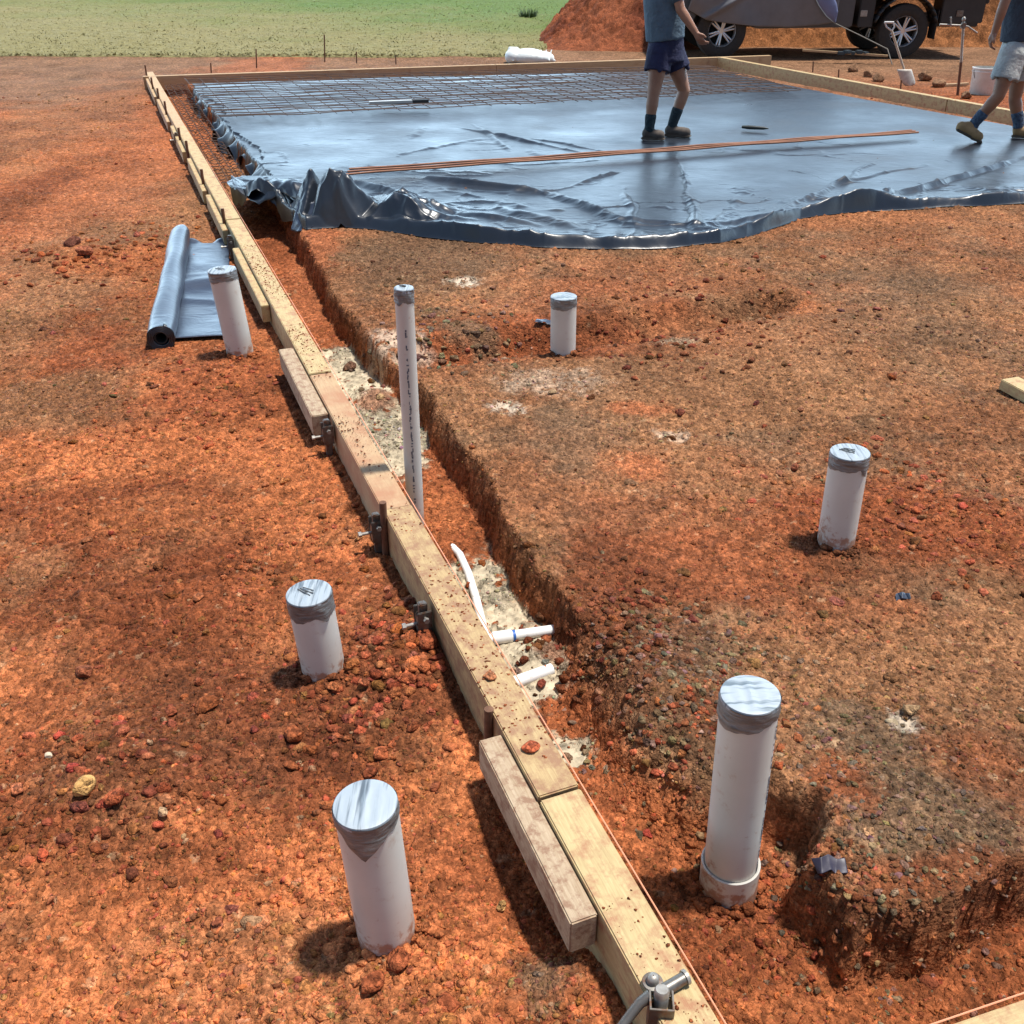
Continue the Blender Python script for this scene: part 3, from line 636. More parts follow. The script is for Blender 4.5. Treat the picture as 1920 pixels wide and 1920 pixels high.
side_marks(a[3],a[1],a[2],FR+.12,a[1]-.12,.13,.0105,.005,.012,9)
# conduits in the trench
def conduit(name, pts, r, label, parts=()):
    root = empty(name, pts[0], label, 'pipe'); bm = bmesh.new(); tube(bm, pts, r, 20); bmfin('pipe_tube', bm, M_PVC2, root, True)
    for nm, p0, p1, rr, m in parts:
        bm = bmesh.new(); tube(bm, [p0,p1], rr, 20); bmfin(nm, bm, m, root, True)
z0 = -.085
cp = [W(838,1016,z0-.03),W(862,1040,z0),W(878,1075,z0),W(892,1120,z0),W(903,1165,z0),W(915,1215,z0-.02)]
conduit('conduit', cp, .013, 'curved white conduit half buried in sand along the formwork')
t0 = W(905,1200,z0+.01); t1 = W(1045,1180,z0+.01); tdv = (t1-t0).normalized()
conduit('conduit', [t0,t1], .0155, 'straight white conduit with a coupling and blue mark crossing the sandy trench',
        (('coupling', t0+tdv*.03, t0+tdv*.085, .0195, M_PVC2),('blue_mark', t0+tdv*.088, t0+tdv*.096, .0165, M_BLUE)))
conduit('conduit', [W(950,1285,-.075),W(1035,1255,-.07)], .0175, 'short thick white pipe end half buried below the blue-marked conduit')
# ---------------------------------------------------------------- clamps, pegs
G4 = 'steel clamps gripping the long formwork'
def clamp(y, label, big=False):
    o0 = bpt(y,-.105,.0); root = empty('steel_clamp', o0, label, 'clamp', G4); root.rotation_euler = (0,0,math.atan2(BD.y,BD.x)-math.pi/2)
    def mk(n, bm, m, sm=False): o = bmfin(n, bm, m, None, sm, (0,0,0)); o.parent = root; return o
    bm = bmesh.new(); bbox(bm, Vector((-.012,0,.03)), (.022,.022,.24), None, .003); mk('stake', bm, M_STEEL)
    bm = bmesh.new(); bbox(bm, Vector((-.012,.0,.085)), (.034,.034,.06), None, .004); bbox(bm, Vector((-.012,.020,.095)), (.038,.006,.075), None, .002); bbox(bm, Vector((-.012,-.020,.095)), (.038,.006,.075), None, .002); mk('bracket', bm, M_STEEL)
    bm = bmesh.new(); tube(bm, [(-.065,0,.085),(-.03,0,.085)], .005, 10); tube(bm, [(-.070,0,.085),(-.060,0,.085)], .009, 6); tube(bm, [(-.012,-.034,.115),(-.012,.034,.115)], .004, 10); tube(bm, [(-.012,-.040,.115),(-.012,-.032,.115)], .008, 6); mk('bolt', bm, M_ZINC)
for y, l in [(W(612,800,.1).y,'steel clamp at the end of the reddish packer, left of the sandy trench'),(W(715,975,.1).y,'steel clamp beside the foot of the tall thin pipe'),
             (W(797,1140,.1).y,'steel clamp beside the loose red clods, above the muddy board'),(5.75,'steel clamp beside the top right corner of the unrolled plastic'),
             (9.3,'far steel clamp by the left edge of the big plastic sheet')]: clamp(y,l)
# near clamp sitting on the board
def near_clamp():
    c = W(1240,1876,.165); root = empty('steel_clamp', c, 'rusty steel clamp with wing bolt on top of the nearest board, bottom of the photo', 'clamp', G4)
    Rz = Matrix.Rotation(-.08,3,'Z')
    bm = bmesh.new()
    for p,s_ in (((0,-.020,-.03),(.040,.003,.075)),((-.0185,-.002,-.03),(.003,.033,.075)),((.0185,-.002,-.03),(.003,.033,.075)),((0,.016,-.04),(.040,.003,.06))): bbox(bm, c+Rz@Vector(p), s_, Rz, .0006)
    bmfin('square_sleeve', bm, M_STEEL, root)
    bm = bmesh.new(); bbox(bm, c+Rz@Vector((0,-.0215,-.075)), (.030,.004,.06), Rz, .001); bbox(bm, c+Rz@Vector((0,-.027,-.10)), (.020,.010,.018), Rz, .003); bmfin('wedge_plate', bm, M_ZINC, root)
    bm = bmesh.new(); tube(bm, [c+Vector((0,-.002,-.16)), c+Vector((0,.004,.020)), c+Vector((0,.0045,.024))], [.0125,.0125,.010], 20); bmfin('stake', bm, M_ZINC, root, True)
    bm = bmesh.new(); e = W(1286,1832,.163); a_ = c+Vector((.006,.020,-.004)); tube(bm, [a_, e], .0105, 18); bmfin('cross_rod', bm, M_STEEL, root, True)
    bm = bmesh.new(); tube(bm, [e-(e-a_).normalized()*.004, e+(e-a_).normalized()*.002], .013, 18); bmfin('rod_end', bm, M_ZINC, root, True)
    bm = bmesh.new(); tube(bm, [W(1120,2000,.10), W(1165,1925,.13), W(1200,1880,.155), c+Vector((-.016,.010,-.004))], [.008,.008,.009,.011], 14); bmfin('handle_rod', bm, M_STEEL, root, True)
    b = W(1224,1840,.166); bm = bmesh.new(); lathe(bm, [(.001,.016),(.006,.0155),(.010,.011),(.0105,.003),(.0105,.0)], 20, Matrix.Translation(b)); tube(bm, [b+Vector((0,0,-.10)), b], .005, 10); bmfin('bolt', bm, M_ZINC, root, True)
    bm = bmesh.new(); lathe(bm, [(.001,.001),(.017,.0),(.018,-.002),(.017,-.004),(.001,-.004)], 24, Matrix.Translation(b)); bmfin('washer', bm, M_STEEL, root, True)
near_clamp()
G5 = 'steel pegs along the outside of the long formwork'
pegs = [(W(708,930,.2).y,.20,'dark steel peg standing against the board beside the foot of the tall pipe'),(1.66,.16,'dark peg behind the near formwork, just above the weathered packer'),
        (6.15,.21,'steel peg on the formwork level with the dark hollow under the sheet'),(7.3,.22,'steel peg on the formwork left of the bunched sheet corner'),(8.4,.23,'steel peg on the formwork, fourth counted from the nearest along the sheet side'),
        (9.1,.22,'steel peg on the formwork by the wire in the side trench'),(10.6,.24,'steel peg on the formwork beside the front of the wire mesh'),(11.6,.24,'steel peg on the formwork beside the middle of the wire mesh'),(12.6,.24,'steel peg on the formwork beside the back of the wire mesh'),(13.7,.26,'farthest steel peg, at the far left corner of the formwork')]
for y,h,l in pegs:
    bm = bmesh.new(); p = bpt(y,-.103,0); tube(bm, [p+Vector((0,0,-.15)), p+Vector((.006,0,h))], .011, 10); setp(bmfin('steel_peg', bm, M_RUST, None, True), l, 'peg', G5)
G6 = 'thin steel stakes standing in the dirt beyond the formwork'
for (u,vt,vb,l) in [(395,118,136,'short thin stake behind the far left of the formwork'),(480,92,128,'thin stake second from the left behind the far formwork'),(608,65,116,'tallest thin stake behind the far formwork, against the grass'),
                    (668,97,118,'thin stake behind the far formwork, right of the tallest one'),(742,105,120,'very short stake behind the middle of the far formwork'),(1525,115,135,'thin stake in the dirt between mesh corner and ute'),
                    (1573,130,152,'thin stake beside the right-hand formwork, left of the shovel'),(1690,150,170,'thin stake just beside the shovel blade')]:
    p = W(u,vb,0); q = WY(u,vt,p.y); bm = bmesh.new(); tube(bm, [p-Vector((0,0,.1)), q], .010, 8); setp(bmfin('thin_stake', bm, M_RUST, None, True), l, 'stake', G6)
# ---------------------------------------------------------------- big plastic sheet
Fp = [(436,372),(470,392),(520,398),(556,420),(575,432),(640,428),(700,433),(800,447),(900,457),(1020,465),(1150,469),(1250,466),(1350,455),(1430,436),(1500,414),(1580,402),(1640,397),(1700,396),(1800,391),(1920,386),(2060,378)]
Fw = [W(u,v,.07) for u,v in Fp]
Bw = [Vector((-4.05,13.2,0)), Vector((2.75,14.75,0))]
def build_sheet():
    nu, nv = 900, 620
    fx = np.array([p.x for p in Fw]); fy = np.array([p.y for p in Fw])
    d = np.concatenate([[0], np.cumsum(np.hypot(np.diff(fx),np.diff(fy)))]); d /= d[-1]
    u = np.linspace(0,1,nu); FX = np.interp(u,d,fx); FY = np.interp(u,d,fy)
    # back edge: along the mesh then down the right side
    bx = np.array([-4.22,-1.5,1.0,2.75,3.55,4.86]); by = np.array([13.15,13.75,14.3,14.6,12.6,9.9]); bt = np.array([0,.26,.48,.64,.82,1.0])
    BX = np.interp(u,bt,bx); BY = np.interp(u,bt,by)
    v = np.linspace(0,1,nv)**1.7
    X = FX[None,:]*(1-v[:,None])+BX[None,:]*v[:,None]; Y = FY[None,:]*(1-v[:,None])+BY[None,:]*v[:,None]
    # left margin follows the trench bank
    jag = (fbm(u[None,:]*0+Y*3.2, Y*0+4, 401, 4, .7)-.5)*.15
    bank = edge_x(Y)+.36+.04*np.sin(Y*3)+jag
    lm = sst(.10,.0,u)[None,:]*sst(.06,.14,v)[:,None]
    br = bank[:,:1]; XL = X[:,:1].copy(); XR = X[:,-1:]; k_ = sst(.05,.13,v)[:,None]; X = X+k_*((XR-X)/(XR-XL))**1.0*(br-XL)
    over = (X-bank)
    x = X.ravel(); y = Y.ravel()
    base = .098+.03*(fbm(x*.8,y*.8,411,3)-.5)
    tren = (edge_x(y)+.30)                                     # over the trench the sheet spans unsupported
    # wrinkles
    w1 = 1-np.abs(2*fbm(x*1.1+y*.5+.6*fbm(x*.7,y*.7,413,2), y*1.9-x*.2, 415, 4)-1)
    w2 = 1-np.abs(2*fbm(x*3.4-y*1.2, y*5.0+x*1.0, 417, 4)-1)
    vv = np.repeat(v[:,None],nu,1).ravel(); uu = np.repeat(u[None,:],nv,0).ravel()
    near = sst(.5,.0,vv)
    z = base+w1**12*(.005+.010*near)+w2**10*(.002+.004*near)
    # laid-down folds seen in the photo
    for (a,b,wd_,h) in [((800,338),(1025,368),.035,.085),((665,345),(800,385),.04,.07),((870,410),(1000,432),.05,.07),((1045,370),(1150,415),.05,.06),((1150,415),(1330,432),.06,.045),((1460,405),(1640,305),.035,.05),
                        ((1300,440),(1290,370),.04,.05),((1275,290),(1300,400),.03,.035),((1560,345),(1740,312),.04,.05),((1500,412),(1650,378),.07,.13),((1650,380),(1925,295),.035,.09),((1340,430),(1500,412),.05,.05),
                        ((860,240),(1000,270),.03,.035),((880,230),(960,285),.03,.03),((1000,262),(1130,285),.03,.035),((800,240),(760,265),.05,.03),((930,255),(1100,290),.03,.03),((750,290),(900,262),.05,.025),
                        ((720,415),(900,425),.05,.06),((940,395),(1090,440),.05,.05),((1085,345),(1180,320),.03,.04),((1180,430),(1180,350),.04,.03),((1400,350),(1330,440),.05,.03),
                        ((700,380),(840,400),.03,.04),((640,352),(760,425),.03,.08)]:
        A = W(*a,.1); B = W(*b,.1); dd = segd(x+(fbm(x*2,y*2,419,3)-.5)*.12,y+(fbm(x*2,y*2,421,3)-.5)*.12,[A,B])
        t = np.clip(((x-A.x)*(B.x-A.x)+(y-A.y)*(B.y-A.y))/((B-A).length_squared),0,1)
        z = z+.55*h*np.exp(-(dd/wd_)**2)*(.35+.65*np.sin(np.pi*np.clip(t*.9+.1,0,1)))
    # front hem: doubled-over roll that stands up and drops to the soil
    dist = np.hypot(x-np.repeat(FX[None,:],nv,0).ravel(), y-np.repeat(FY[None,:],nv,0).ravel())
    edge_w = .03+.06*fbm(uu*24,uu*0+3,437,3)
    hem = .050+.035*(fbm(uu*26,uu*0,423,3)-.5)*2
    prof = sst(0,edge_w,dist)
    g0 = land(x,y)+.008; g0 = np.where((g0 < .0) & (y < 8), .055+.03*np.sin(x*17), g0)
    z = np.where(dist < .6, g0*(1-prof.clip(0,1))+np.maximum(z,g0)*prof.clip(0,1)+hem*np.exp(-dist/.30)*sst(0,edge_w,dist)*sst(.6,.45,dist), z)
    # crumpled peak at the near left corner
    pk = W(636,395,.1); fy0 = np.interp(pk.x,fx,fy)+.13; dy_ = y-fy0; pc = np.hypot((x-pk.x)/(.20+.06*(x > pk.x)), dy_/np.where(dy_ < 0, .13, .45))
    ang = np.arctan2(y-pk.y,x-pk.x)
    wx_ = (fbm(x*5,y*5,431,3)-.5)*.10; wy_ = (fbm(x*5+9,y*5,433,3)-.5)*.10
    def tent(cx, cy, h, facets):
        dx = x-cx+wx_; dy = y-cy+wy_; d = np.full(x.shape,-9.)
        for a_, r_ in facets: d = np.maximum(d, (dx*math.cos(math.radians(a_))+dy*math.sin(math.radians(a_)))/r_)
        return h*np.clip(1-d,0,1)
    T = tent(pk.x, fy0-.02, .27, [(262,.10),(310,.17),(350,.30),(60,.30),(130,.34),(200,.13)])
    T = np.maximum(T, tent(pk.x-.17, fy0+.10, .22, [(250,.16),(330,.07),(60,.25),(150,.16),(205,.12)]))
    T = np.maximum(T, tent(pk.x+.42, fy0-.06, .12, [(265,.10),(330,.30),(40,.5),(160,.35),(215,.2)]))
    T = np.maximum(T, tent(pk.x-.52, fy0+.35, .12, [(265,.12),(330,.22),(70,.2),(160,.3),(215,.2)]))
    z = z+T+.05*(T > 0)*(1-np.abs(2*fbm(x*7,y*7,435,3)-1))**4*np.clip(T*8,0,1)
    rd_ = W(560,352,.1)
    for (a,b,wd_,h) in [((440,372),(530,350),.04,.07)]:
        A = W(*a,.1); B = W(*b,.1); z = z+.5*h*np.exp(-(segd(x,y,[A,B])/wd_)**2)
    # the edge hanging into the side trench
    oz = over.ravel(); yy = y
    hang = (yy > 7.6)*sst(.16,.0,oz)
    z = z-hang*.16*(1+.5*np.sin(yy*14))
    z = z+.010*np.exp(-dist/.30)*sst(0,.04,dist)*(1-np.abs(2*vn(uu*75+2*fbm(x*3,y*3,441,2),dist*3,443)-1))**3
    z = np.where(hang > .05, np.maximum(z, land(x,y)+.006), np.maximum(z, np.where(dist>.1, .105, 0)+0*z)); z = np.maximum(z, land(x,y)+.01)
    # stretch of unsupported sheet over trench near the front left: keep it above
    gridm = z.reshape(X.shape)
    o = gridmesh('plastic_sheet', X, Y, gridm, M_SHEET, None, True)
    so_ = o.modifiers.new('thick','SOLIDIFY'); so_.thickness = .002; so_.offset = 1
    setp(o, 'huge black plastic membrane spread over the pad, shining blue with wrinkles', 'plastic sheet')
    return X, Y, gridm
SX, SY, SZ = build_sheet()
def sheet_z(x, y, r=.12):
    m = (abs(SX-x) < r) & (abs(SY-y) < r); return float(SZ[m].mean()) if m.any() else .1
# loose folded flap lifting over the trench, with torn end
def ribbon(name, A, B, m, thick, mid=None, label=None, cat=None, n=40, k=14, seed=0, amp=.02):
    rg = np.random.RandomState(seed); t = np.linspace(0,1,n); s = np.linspace(0,1,k)
    def curve(P): P = np.array([tuple(p) for p in P]); d = np.linspace(0,1,len(P)); return np.stack([np.interp(t,d,P[:,i]) for i in range(3)],1)
    a = curve(A); b = curve(B); c = curve(mid) if mid else (a+b)/2
    G = np.zeros((k,n,3))
    for i,q in enumerate(s): G[i] = a*(1-q)**2+2*c*q*(1-q)+b*q*q
    G[:,:,2] += (fbm(G[:,:,0]*9,G[:,:,1]*9+seed,seed+1,4)-.5)*amp*2; G[:,:,1] += (fbm(G[:,:,0]*11+7,G[:,:,2]*11,seed+2,3)-.5)*amp*2
    o = gridmesh(name, G[:,:,0], G[:,:,1], G[:,:,2], m, None, True); so_ = o.modifiers.new('thick','SOLIDIFY'); so_.thickness = thick
    if label: setp(o, label, cat)
    return o
ribbon('plastic_flap', [WY(432,335,7.3),WY(470,350,7.1),WY(520,338,6.9),WY(545,335,6.8),WY(600,345,6.75)], [WY(440,350,6.85),WY(485,384,6.6),WY(530,362,6.6),WY(560,372,6.5),WY(592,400,6.4)], M_SHEET, .002,
       [WY(436,345,7.0)+Vector((0,0,.05)),WY(478,358,6.8)+Vector((0,0,.03)),WY(525,340,6.7)+Vector((0,0,.05)),WY(552,345,6.6)+Vector((0,0,.03)),WY(600,370,6.5)+Vector((0,0,.05))], 'loose black plastic flap bridging the trench at the near left corner of the membrane', 'plastic flap', 60, 20, 5, .03)
ribbon('plastic_tail', [WY(560,372,6.35),WY(600,380,6.3),WY(612,395,6.25)], [WY(545,432,6.25),WY(556,436,6.2),WY(585,425,6.15)], M_ROLL, .002, None, 'torn blue-grey plastic tail hanging into the trench below the loose flap', 'plastic flap', 30, 16, 9, .03)
# ---------------------------------------------------------------- wire mesh and bars
def wire(name, A, B, C, D, nu, nv, r, label, lift=.05, m=None):
    V = []; Fc = []
    def bar(p, q, seg=8):
        b0 = len(V); d = (q-p).normalized(); s = d.cross(Vector((0,0,1))).normalized()
        for i in range(seg+1):
            c = p.lerp(q,i/seg)+Vector((0,0,(random.random()-.5)*.02))
            V.extend([c+s*r, c+Vector((0,0,r)), c-s*r, c-Vector((0,0,r))])
        for i in range(seg):
            for k in range(4): Fc.append((b0+i*4+k, b0+i*4+(k+1)%4, b0+(i+1)*4+(k+1)%4, b0+(i+1)*4+k))
    for i in range(nu+1): bar(A.lerp(B,i/nu), D.lerp(C,i/nu))
    up = Vector((0,0,2*r))
    for j in range(nv+1): bar(A.lerp(D,j/nv)+up, B.lerp(C,j/nv)+up, 16)
    return setp(meshobj(name, V, Fc, m or M_MESH), label, 'wire mesh')
mz = .165
wire('reinforcing_mesh', Vector((-2.85,9.95,mz)), Vector((3.35,12.0,mz)), Vector((2.72,14.55,mz)), Vector((-4.12,13.1,mz)), 40, 24, .0042, 'rusty steel reinforcing mesh laid over the back half of the plastic')
tz = .06
wire('trench_mesh', bpt(7.9,.08,-.03), bpt(7.9,.30,-.03), bpt(13.3,.34,.05), bpt(13.3,.08,.05), 3, 44, .004, 'rusty trench mesh lying in the side trench beside the left formwork')
def bars():
    root = empty('rebar_bundle', W(650,327,.14), 'three long rusty reinforcing bars lying together across the blue plastic', 'steel bars')
    for k, off in enumerate((-.085,.0,.09)):
        a = W(652,327,.14)+Vector((0,off,0)); b = W(1715,250+(k-1)*2,.14)+Vector((0,off,0)); pts = []
        for i in range(25):
            p = a.lerp(b,i/24); p.z = sheet_z(p.x,p.y,.08)+.05+.006*math.sin(i*1.3+k); pts.append(p)
        for i in range(1,24): pts[i].z = (pts[i-1].z+pts[i].z+pts[i+1].z)/3
        bm = bmesh.new(); tube(bm, pts, .008, 8); bmfin('bar', bm, M_BAR, root, True)
    bm = bmesh.new()
bars()
def rod(name, a, b, r, m, label, cat, n=10, z=0):
    bm = bmesh.new(); tube(bm, [a,b], r, n); return setp(bmfin(name, bm, m, None, True), label, cat)
lv = empty('screed_level', W(745,188,.2), 'straight silver and black level lying on the wire mesh', 'level')
a = W(692,190,.2); b = W(803,186,.2)
beam('level_body', a, a.lerp(b,.72), .05, .03, mat('aluminium',(.62,.60,.56),.35,.3)[0], parent=lv); beam('level_end', a.lerp(b,.73), b, .055, .034, mat('black_rubber',(.03,.03,.03),.6)[0], parent=lv)
bm = bmesh.new(); a = W(1391,238,.14); b = W(1441,241,.14); tube(bm, [a, a.lerp(b,.25), a.lerp(b,.8), b], [.012,.018,.014,.004], 8)
setp(bmfin('dark_handle_tool', bm, mat('dark_tool',(.03,.035,.03),.5)[0], None, True), 'small dark hand tool lying on the plastic right of the standing man', 'tool')
# ---------------------------------------------------------------- plastic roll
def build_roll():
    e0 = W(302,636,.066); e1 = W(340,436,.066); e0.z = e1.z = .070
    ax = (e1-e0); L = ax.length; d = ax.normalized(); side = Vector((d.y,-d.x,0)); R = .062
    root = empty('plastic_roll', e0, 'thick roll of black plastic film lying partly unrolled left of the formwork', 'plastic roll')
    nr, na = 60, 40; X = np.zeros((nr,na+1)); Y = X.copy(); Z = X.copy()
    for i in range(nr):
        t = i/(nr-1); p = e0+ax*t
        for k in range(na+1):
            a = 2*math.pi*k/na; r = R*(1+.05*math.sin(3*a+t*5)+.035*math.sin(t*19+a*2))
            if t > .96: r *= 1-.25*(t-.96)/.04
            q = p+side*(r*math.cos(a))+Vector((0,0,r*math.sin(a))); X[i,k],Y[i,k],Z[i,k] = q
    gridmesh('film_roll', X,Y,Z, M_ROLL, None, True, root)
    # wound layers at the mouth: a spiral of film
    V=[];Fc=[]; turns=4.2; n=200
    for i in range(n+1):
        q = i/n; a = q*turns*2*math.pi; r = .030+(R-.032)*q
        for dd in (.0,.05): 
            V.append(e0-d*(.003-dd)+side*(r*math.cos(a))+Vector((0,0,r*math.sin(a))))
    for i in range(n): Fc.append((2*i,2*i+2,2*i+3,2*i+1))
    o = meshobj('film_layers', V, Fc, M_SHEET, root, True); s = o.modifiers.new('t','SOLIDIFY'); s.thickness = .0045
    bm = bmesh.new(); lathe(bm, [(.029,0),(.029,L*.98),(.025,L*.98),(.025,0),(.029,0)], 24, Matrix.Translation(e0+d*.004)@d.to_track_quat('Z','Y').to_matrix().to_4x4()); bmfin('core_tube', bm, mat('core',(.03,.028,.026),.8)[0], root, True)
    # unrolled tongue
    A0 = W(314,643,.02); A1 = W(346,455,.02); B0 = W(438,636,.02); B1 = W(428,452,.02)
    nu,nv = 70,110; u,v = np.meshgrid(np.linspace(0,1,nu),np.linspace(0,1,nv))
    def bl(i): return (A0[i]*(1-u)+B0[i]*u)*(1-v)+(A1[i]*(1-u)+B1[i]*u)*v
    X = bl(0); Y = bl(1)+.03*np.sin(u*5)*0; x=X.ravel(); y=Y.ravel()
    Z = (land(x,y)+.022+.012*fbm(x*2,y*2,501,3)).reshape(X.shape)+.030*np.exp(-((v-.47-.04*u)/.05)**2)+.018*np.exp(-((v-.56)/.03)**2)+.012*np.exp(-((v-.35+.05*u)/.03)**2)+.012*sst(.12,0,u)+.02*sst(.97,1,v)*np.sin(u*9)
    o = gridmesh('unrolled_film', X,Y,Z, M_ROLL, None, True, root); s = o.modifiers.new('t','SOLIDIFY'); s.thickness = .003
build_roll()
# ---------------------------------------------------------------- named stones
def rock(u,v,r,col,label,z=None,name='rock',flat=.75,seed=1):
    rg = np.random.RandomState(seed); vv,ff = icos(3)
    ds = [rg.randn(3) for _ in range(9)]; w = vv*1.0
    for d in ds:
        d = d/np.linalg.norm(d); lim = .55+.25*rg.rand(); q = w@d; w = w-np.outer(np.maximum(q-lim,0),d)
    w = w*(1+.10*(fbm(vv[:,0]*3+seed,vv[:,1]*3+vv[:,2]*2,seed,4)-.5))[:,None]; w = w*np.array((1.25,1,flat))
    p = W(u,v,0); p = W(u,v,landz(p)+.01 if z is None else z); zz = p.z+r*flat*.35
    a = rg.rand()*6; w = w@np.array([[math.cos(a),math.sin(a),0],[-math.sin(a),math.cos(a),0],[0,0,1]])
    me = npmesh(name, w*r, ff, np.repeat(np.array(col)[None],len(w),0)*(.85+.3*rg.rand(len(w),1)))
    setp(finish(name, me, M_SOIL, None, False, (p.x,p.y,zz)), label, 'rock')
rock(160,1480,.024,(.52,.30,.11),'pale yellow rounded rock on the red soil at the lower left',seed=3,flat=.95)
rock(217,1497,.020,(.33,.085,.035),'red stone just right of the pale yellow rock',seed=4)
rock(32,1482,.016,(.40,.13,.06),'orange stone at the left edge near the pale yellow rock',seed=5)
rock(305,1523,.012,(.50,.32,.18),'small cream stone between the yellow rock and the near pipe',seed=6)
rock(92,1417,.009,(.60,.50,.36),'tiny white stone above the pale yellow rock',seed=7)
rock(160,1262,.024,(.24,.075,.035),'brown square clod at the left, well above the yellow rock',seed=8)
rock(387,1325,.029,(.21,.062,.022),'flat brown clod lying halfway between left edge and speckled cap pipe',seed=9,flat=.55)
rock(553,1380,.028,(.26,.075,.028),'smooth brown oval stone below the speckled cap pipe',seed=10,flat=.6)
rock(715,1415,.020,(.36,.10,.04),'orange-red stone just above the near striped pipe',seed=11)
rock(748,1800,.026,(.30,.085,.035),'angular brown stone touching the foot of the near striped pipe',seed=12)
rock(697,1845,.022,(.27,.075,.03),'brown stone in front of the near striped pipe',seed=13)
rock(628,1290,.018,(.40,.13,.05),'orange clod in front of the speckled cap pipe',seed=14,flat=.6)
rock(683,1282,.015,(.36,.11,.05),'small orange clod right of the speckled cap pipe foot',seed=15)
rock(800,1205,.034,(.28,.075,.032),'big dark red clod against the board, largest of the loose clods there',seed=16)
rock(728,1180,.022,(.30,.09,.04),'red clod left of the big dark one by the board',seed=17)
rock(372,1120,.018,(.36,.12,.05),'rusty flat stone left of the speckled cap pipe',seed=18,flat=.5)
rock(940,1700,.011,(.46,.26,.10),'small yellow stone left of the weathered packer end',seed=19)
rock(1105,1852,.0,(.1,.1,.1),'x') if False else None
rock(918,1268,.017,(.38,.15,.07),'flat orange clod lying on the muddy board by the trench pipes',z=.155,seed=20,flat=.4)
rock(995,1402,.018,(.40,.10,.045),'bright red clod lying on the muddy board near the board joint',z=.155,seed=21,flat=.5)
rock(655,690,.032,(.16,.085,.055),'dark brown clod lying on the pale sand in the trench',z=-.10,seed=22)
rock(138,460,.055,(.15,.055,.035),'dark clod on the brown soil left of the plastic roll',seed=23)
rock(158,475,.045,(.30,.10,.05),'reddish clod touching the dark one left of the plastic roll',seed=24)
rock(1688,1448,.013,(.30,.20,.12),'x') if False else None
rock(1628,1563,.014,(.48,.26,.13),'small pale orange stone on the grey gravel at lower right',z=.10,seed=25)
rock(1390,1752,.014,(.30,.11,.05),'brown pebble on the red soil below the tallest thick pipe',z=-.08,seed=26)
# ---------------------------------------------------------------- people
def capsule(bm, p, r0, q, r1, n=16, sx=1.0):
    p = Vector(p); q = Vector(q); d = q-p; L = d.length
    for c, r in ((p,r0),(q,r1)): bmesh.ops.create_uvsphere(bm, u_segments=n, v_segments=10, radius=r, matrix=Matrix.Translation(c))
    if L > 1e-5: bmesh.ops.create_cone(bm, cap_ends=True, segments=n, radius1=r0, radius2=r1, depth=L, matrix=Matrix.Translation((p+q)/2)@d.to_track_quat('Z','Y').to_matrix().to_4x4())
def ell(bm, c, s, rot=None):
    bmesh.ops.create_uvsphere(bm, u_segments=24, v_segments=14, radius=1, matrix=Matrix.Translation(c)@(rot or Matrix.Identity(4))@Matrix.Diagonal((*s,1)))
def fuse(name, bm, m, parent, vox=.008, smooth=4):
    me = bpy.data.meshes.new(name); bm.to_mesh(me); bm.free(); o = bpy.data.objects.new(name, me); COL.objects.link(o)
    r = o.modifiers.new('r','REMESH'); r.mode = 'VOXEL'; r.voxel_size = vox
    s = o.modifiers.new('s','SMOOTH'); s.iterations = smooth; s.factor = .5
    bpy.context.view_layer.update(); dg = bpy.context.evaluated_depsgraph_get(); nm = bpy.data.meshes.new_from_object(o.evaluated_get(dg))
    bpy.data.objects.remove(o); nm.materials.clear(); return finish(name, nm, m, parent, True)
M_SKIN = noisy('skin', (.37,.185,.11), (.28,.13,.075), 9, .5, 0, .1, .001); M_SKIN2 = noisy('tanned_skin', (.32,.15,.08), (.23,.10,.055), 9, .5, 0, .1, .001)
def cloth(name, c, c2, s=6): return noisy(name, c, c2, s, .85, 0, 1, .04)
def hand(bm, wrist, dirv, side, curl=.5, s=1.0):
    d = Vector(dirv).normalized(); sd_ = Vector(side).normalized(); nrm = d.cross(sd_).normalized()
    palm = wrist+d*.045*s; capsule(bm, wrist, .026*s, palm, .030*s); 
    for k in range(4):
        off = sd_*(-.030+.020*k)*s; b = wrist+d*.075*s+off; L = (.040,.046,.043,.034)[k]*s
        capsule(bm, palm+off*.7, .014*s, b, .0100*s, 10); m1 = b+(d*(1-curl*.4)+nrm*curl*.6).normalized()*L*.8; m2 = m1+(d*(1-curl)+nrm*curl).normalized()*L*.8
        capsule(bm, b, .0098*s, m1, .0088*s, 10); capsule(bm, m1, .0088*s, m2, .0075*s, 10)
    t0 = wrist+d*.02*s-sd_*.026*s; t1 = t0+(d*.7-sd_*.6+nrm*.3).normalized()*.036*s; capsule(bm, t0, .014*s, t1, .0115*s, 10); capsule(bm, t1, .0115*s, t1+(d*.9-sd_*.1+nrm*.3).normalized()*.028*s, .009*s, 10)
def boot(parent, heel, toe, ank, mU, mS, name='boot'):
    heel = Vector(heel); toe = Vector(toe); ank = Vector(ank); bm = bmesh.new(); up = Vector((0,0,1))
    capsule(bm, heel+up*.045, .042, ank, .044); capsule(bm, heel+up*.05, .042, toe+up*.042, .040); capsule(bm, toe+up*.04-(toe-heel)*.22, .047, toe+up*.038, .041)
    o = fuse(name, bm, mU, parent, .007, 3)
    bm = bmesh.new(); d = (toe-heel); c = (heel+toe)/2; ang = math.atan2(d.y,d.x); pit = math.atan2(d.z, math.hypot(d.x,d.y))
    bbox(bm, c+up*.010, (d.length+.085,.088,.022), Matrix.Rotation(ang,3,'Z')@Matrix.Rotation(-pit,3,'Y'), .008)
    s = bmfin('sole', bm, mS, o)
    return o
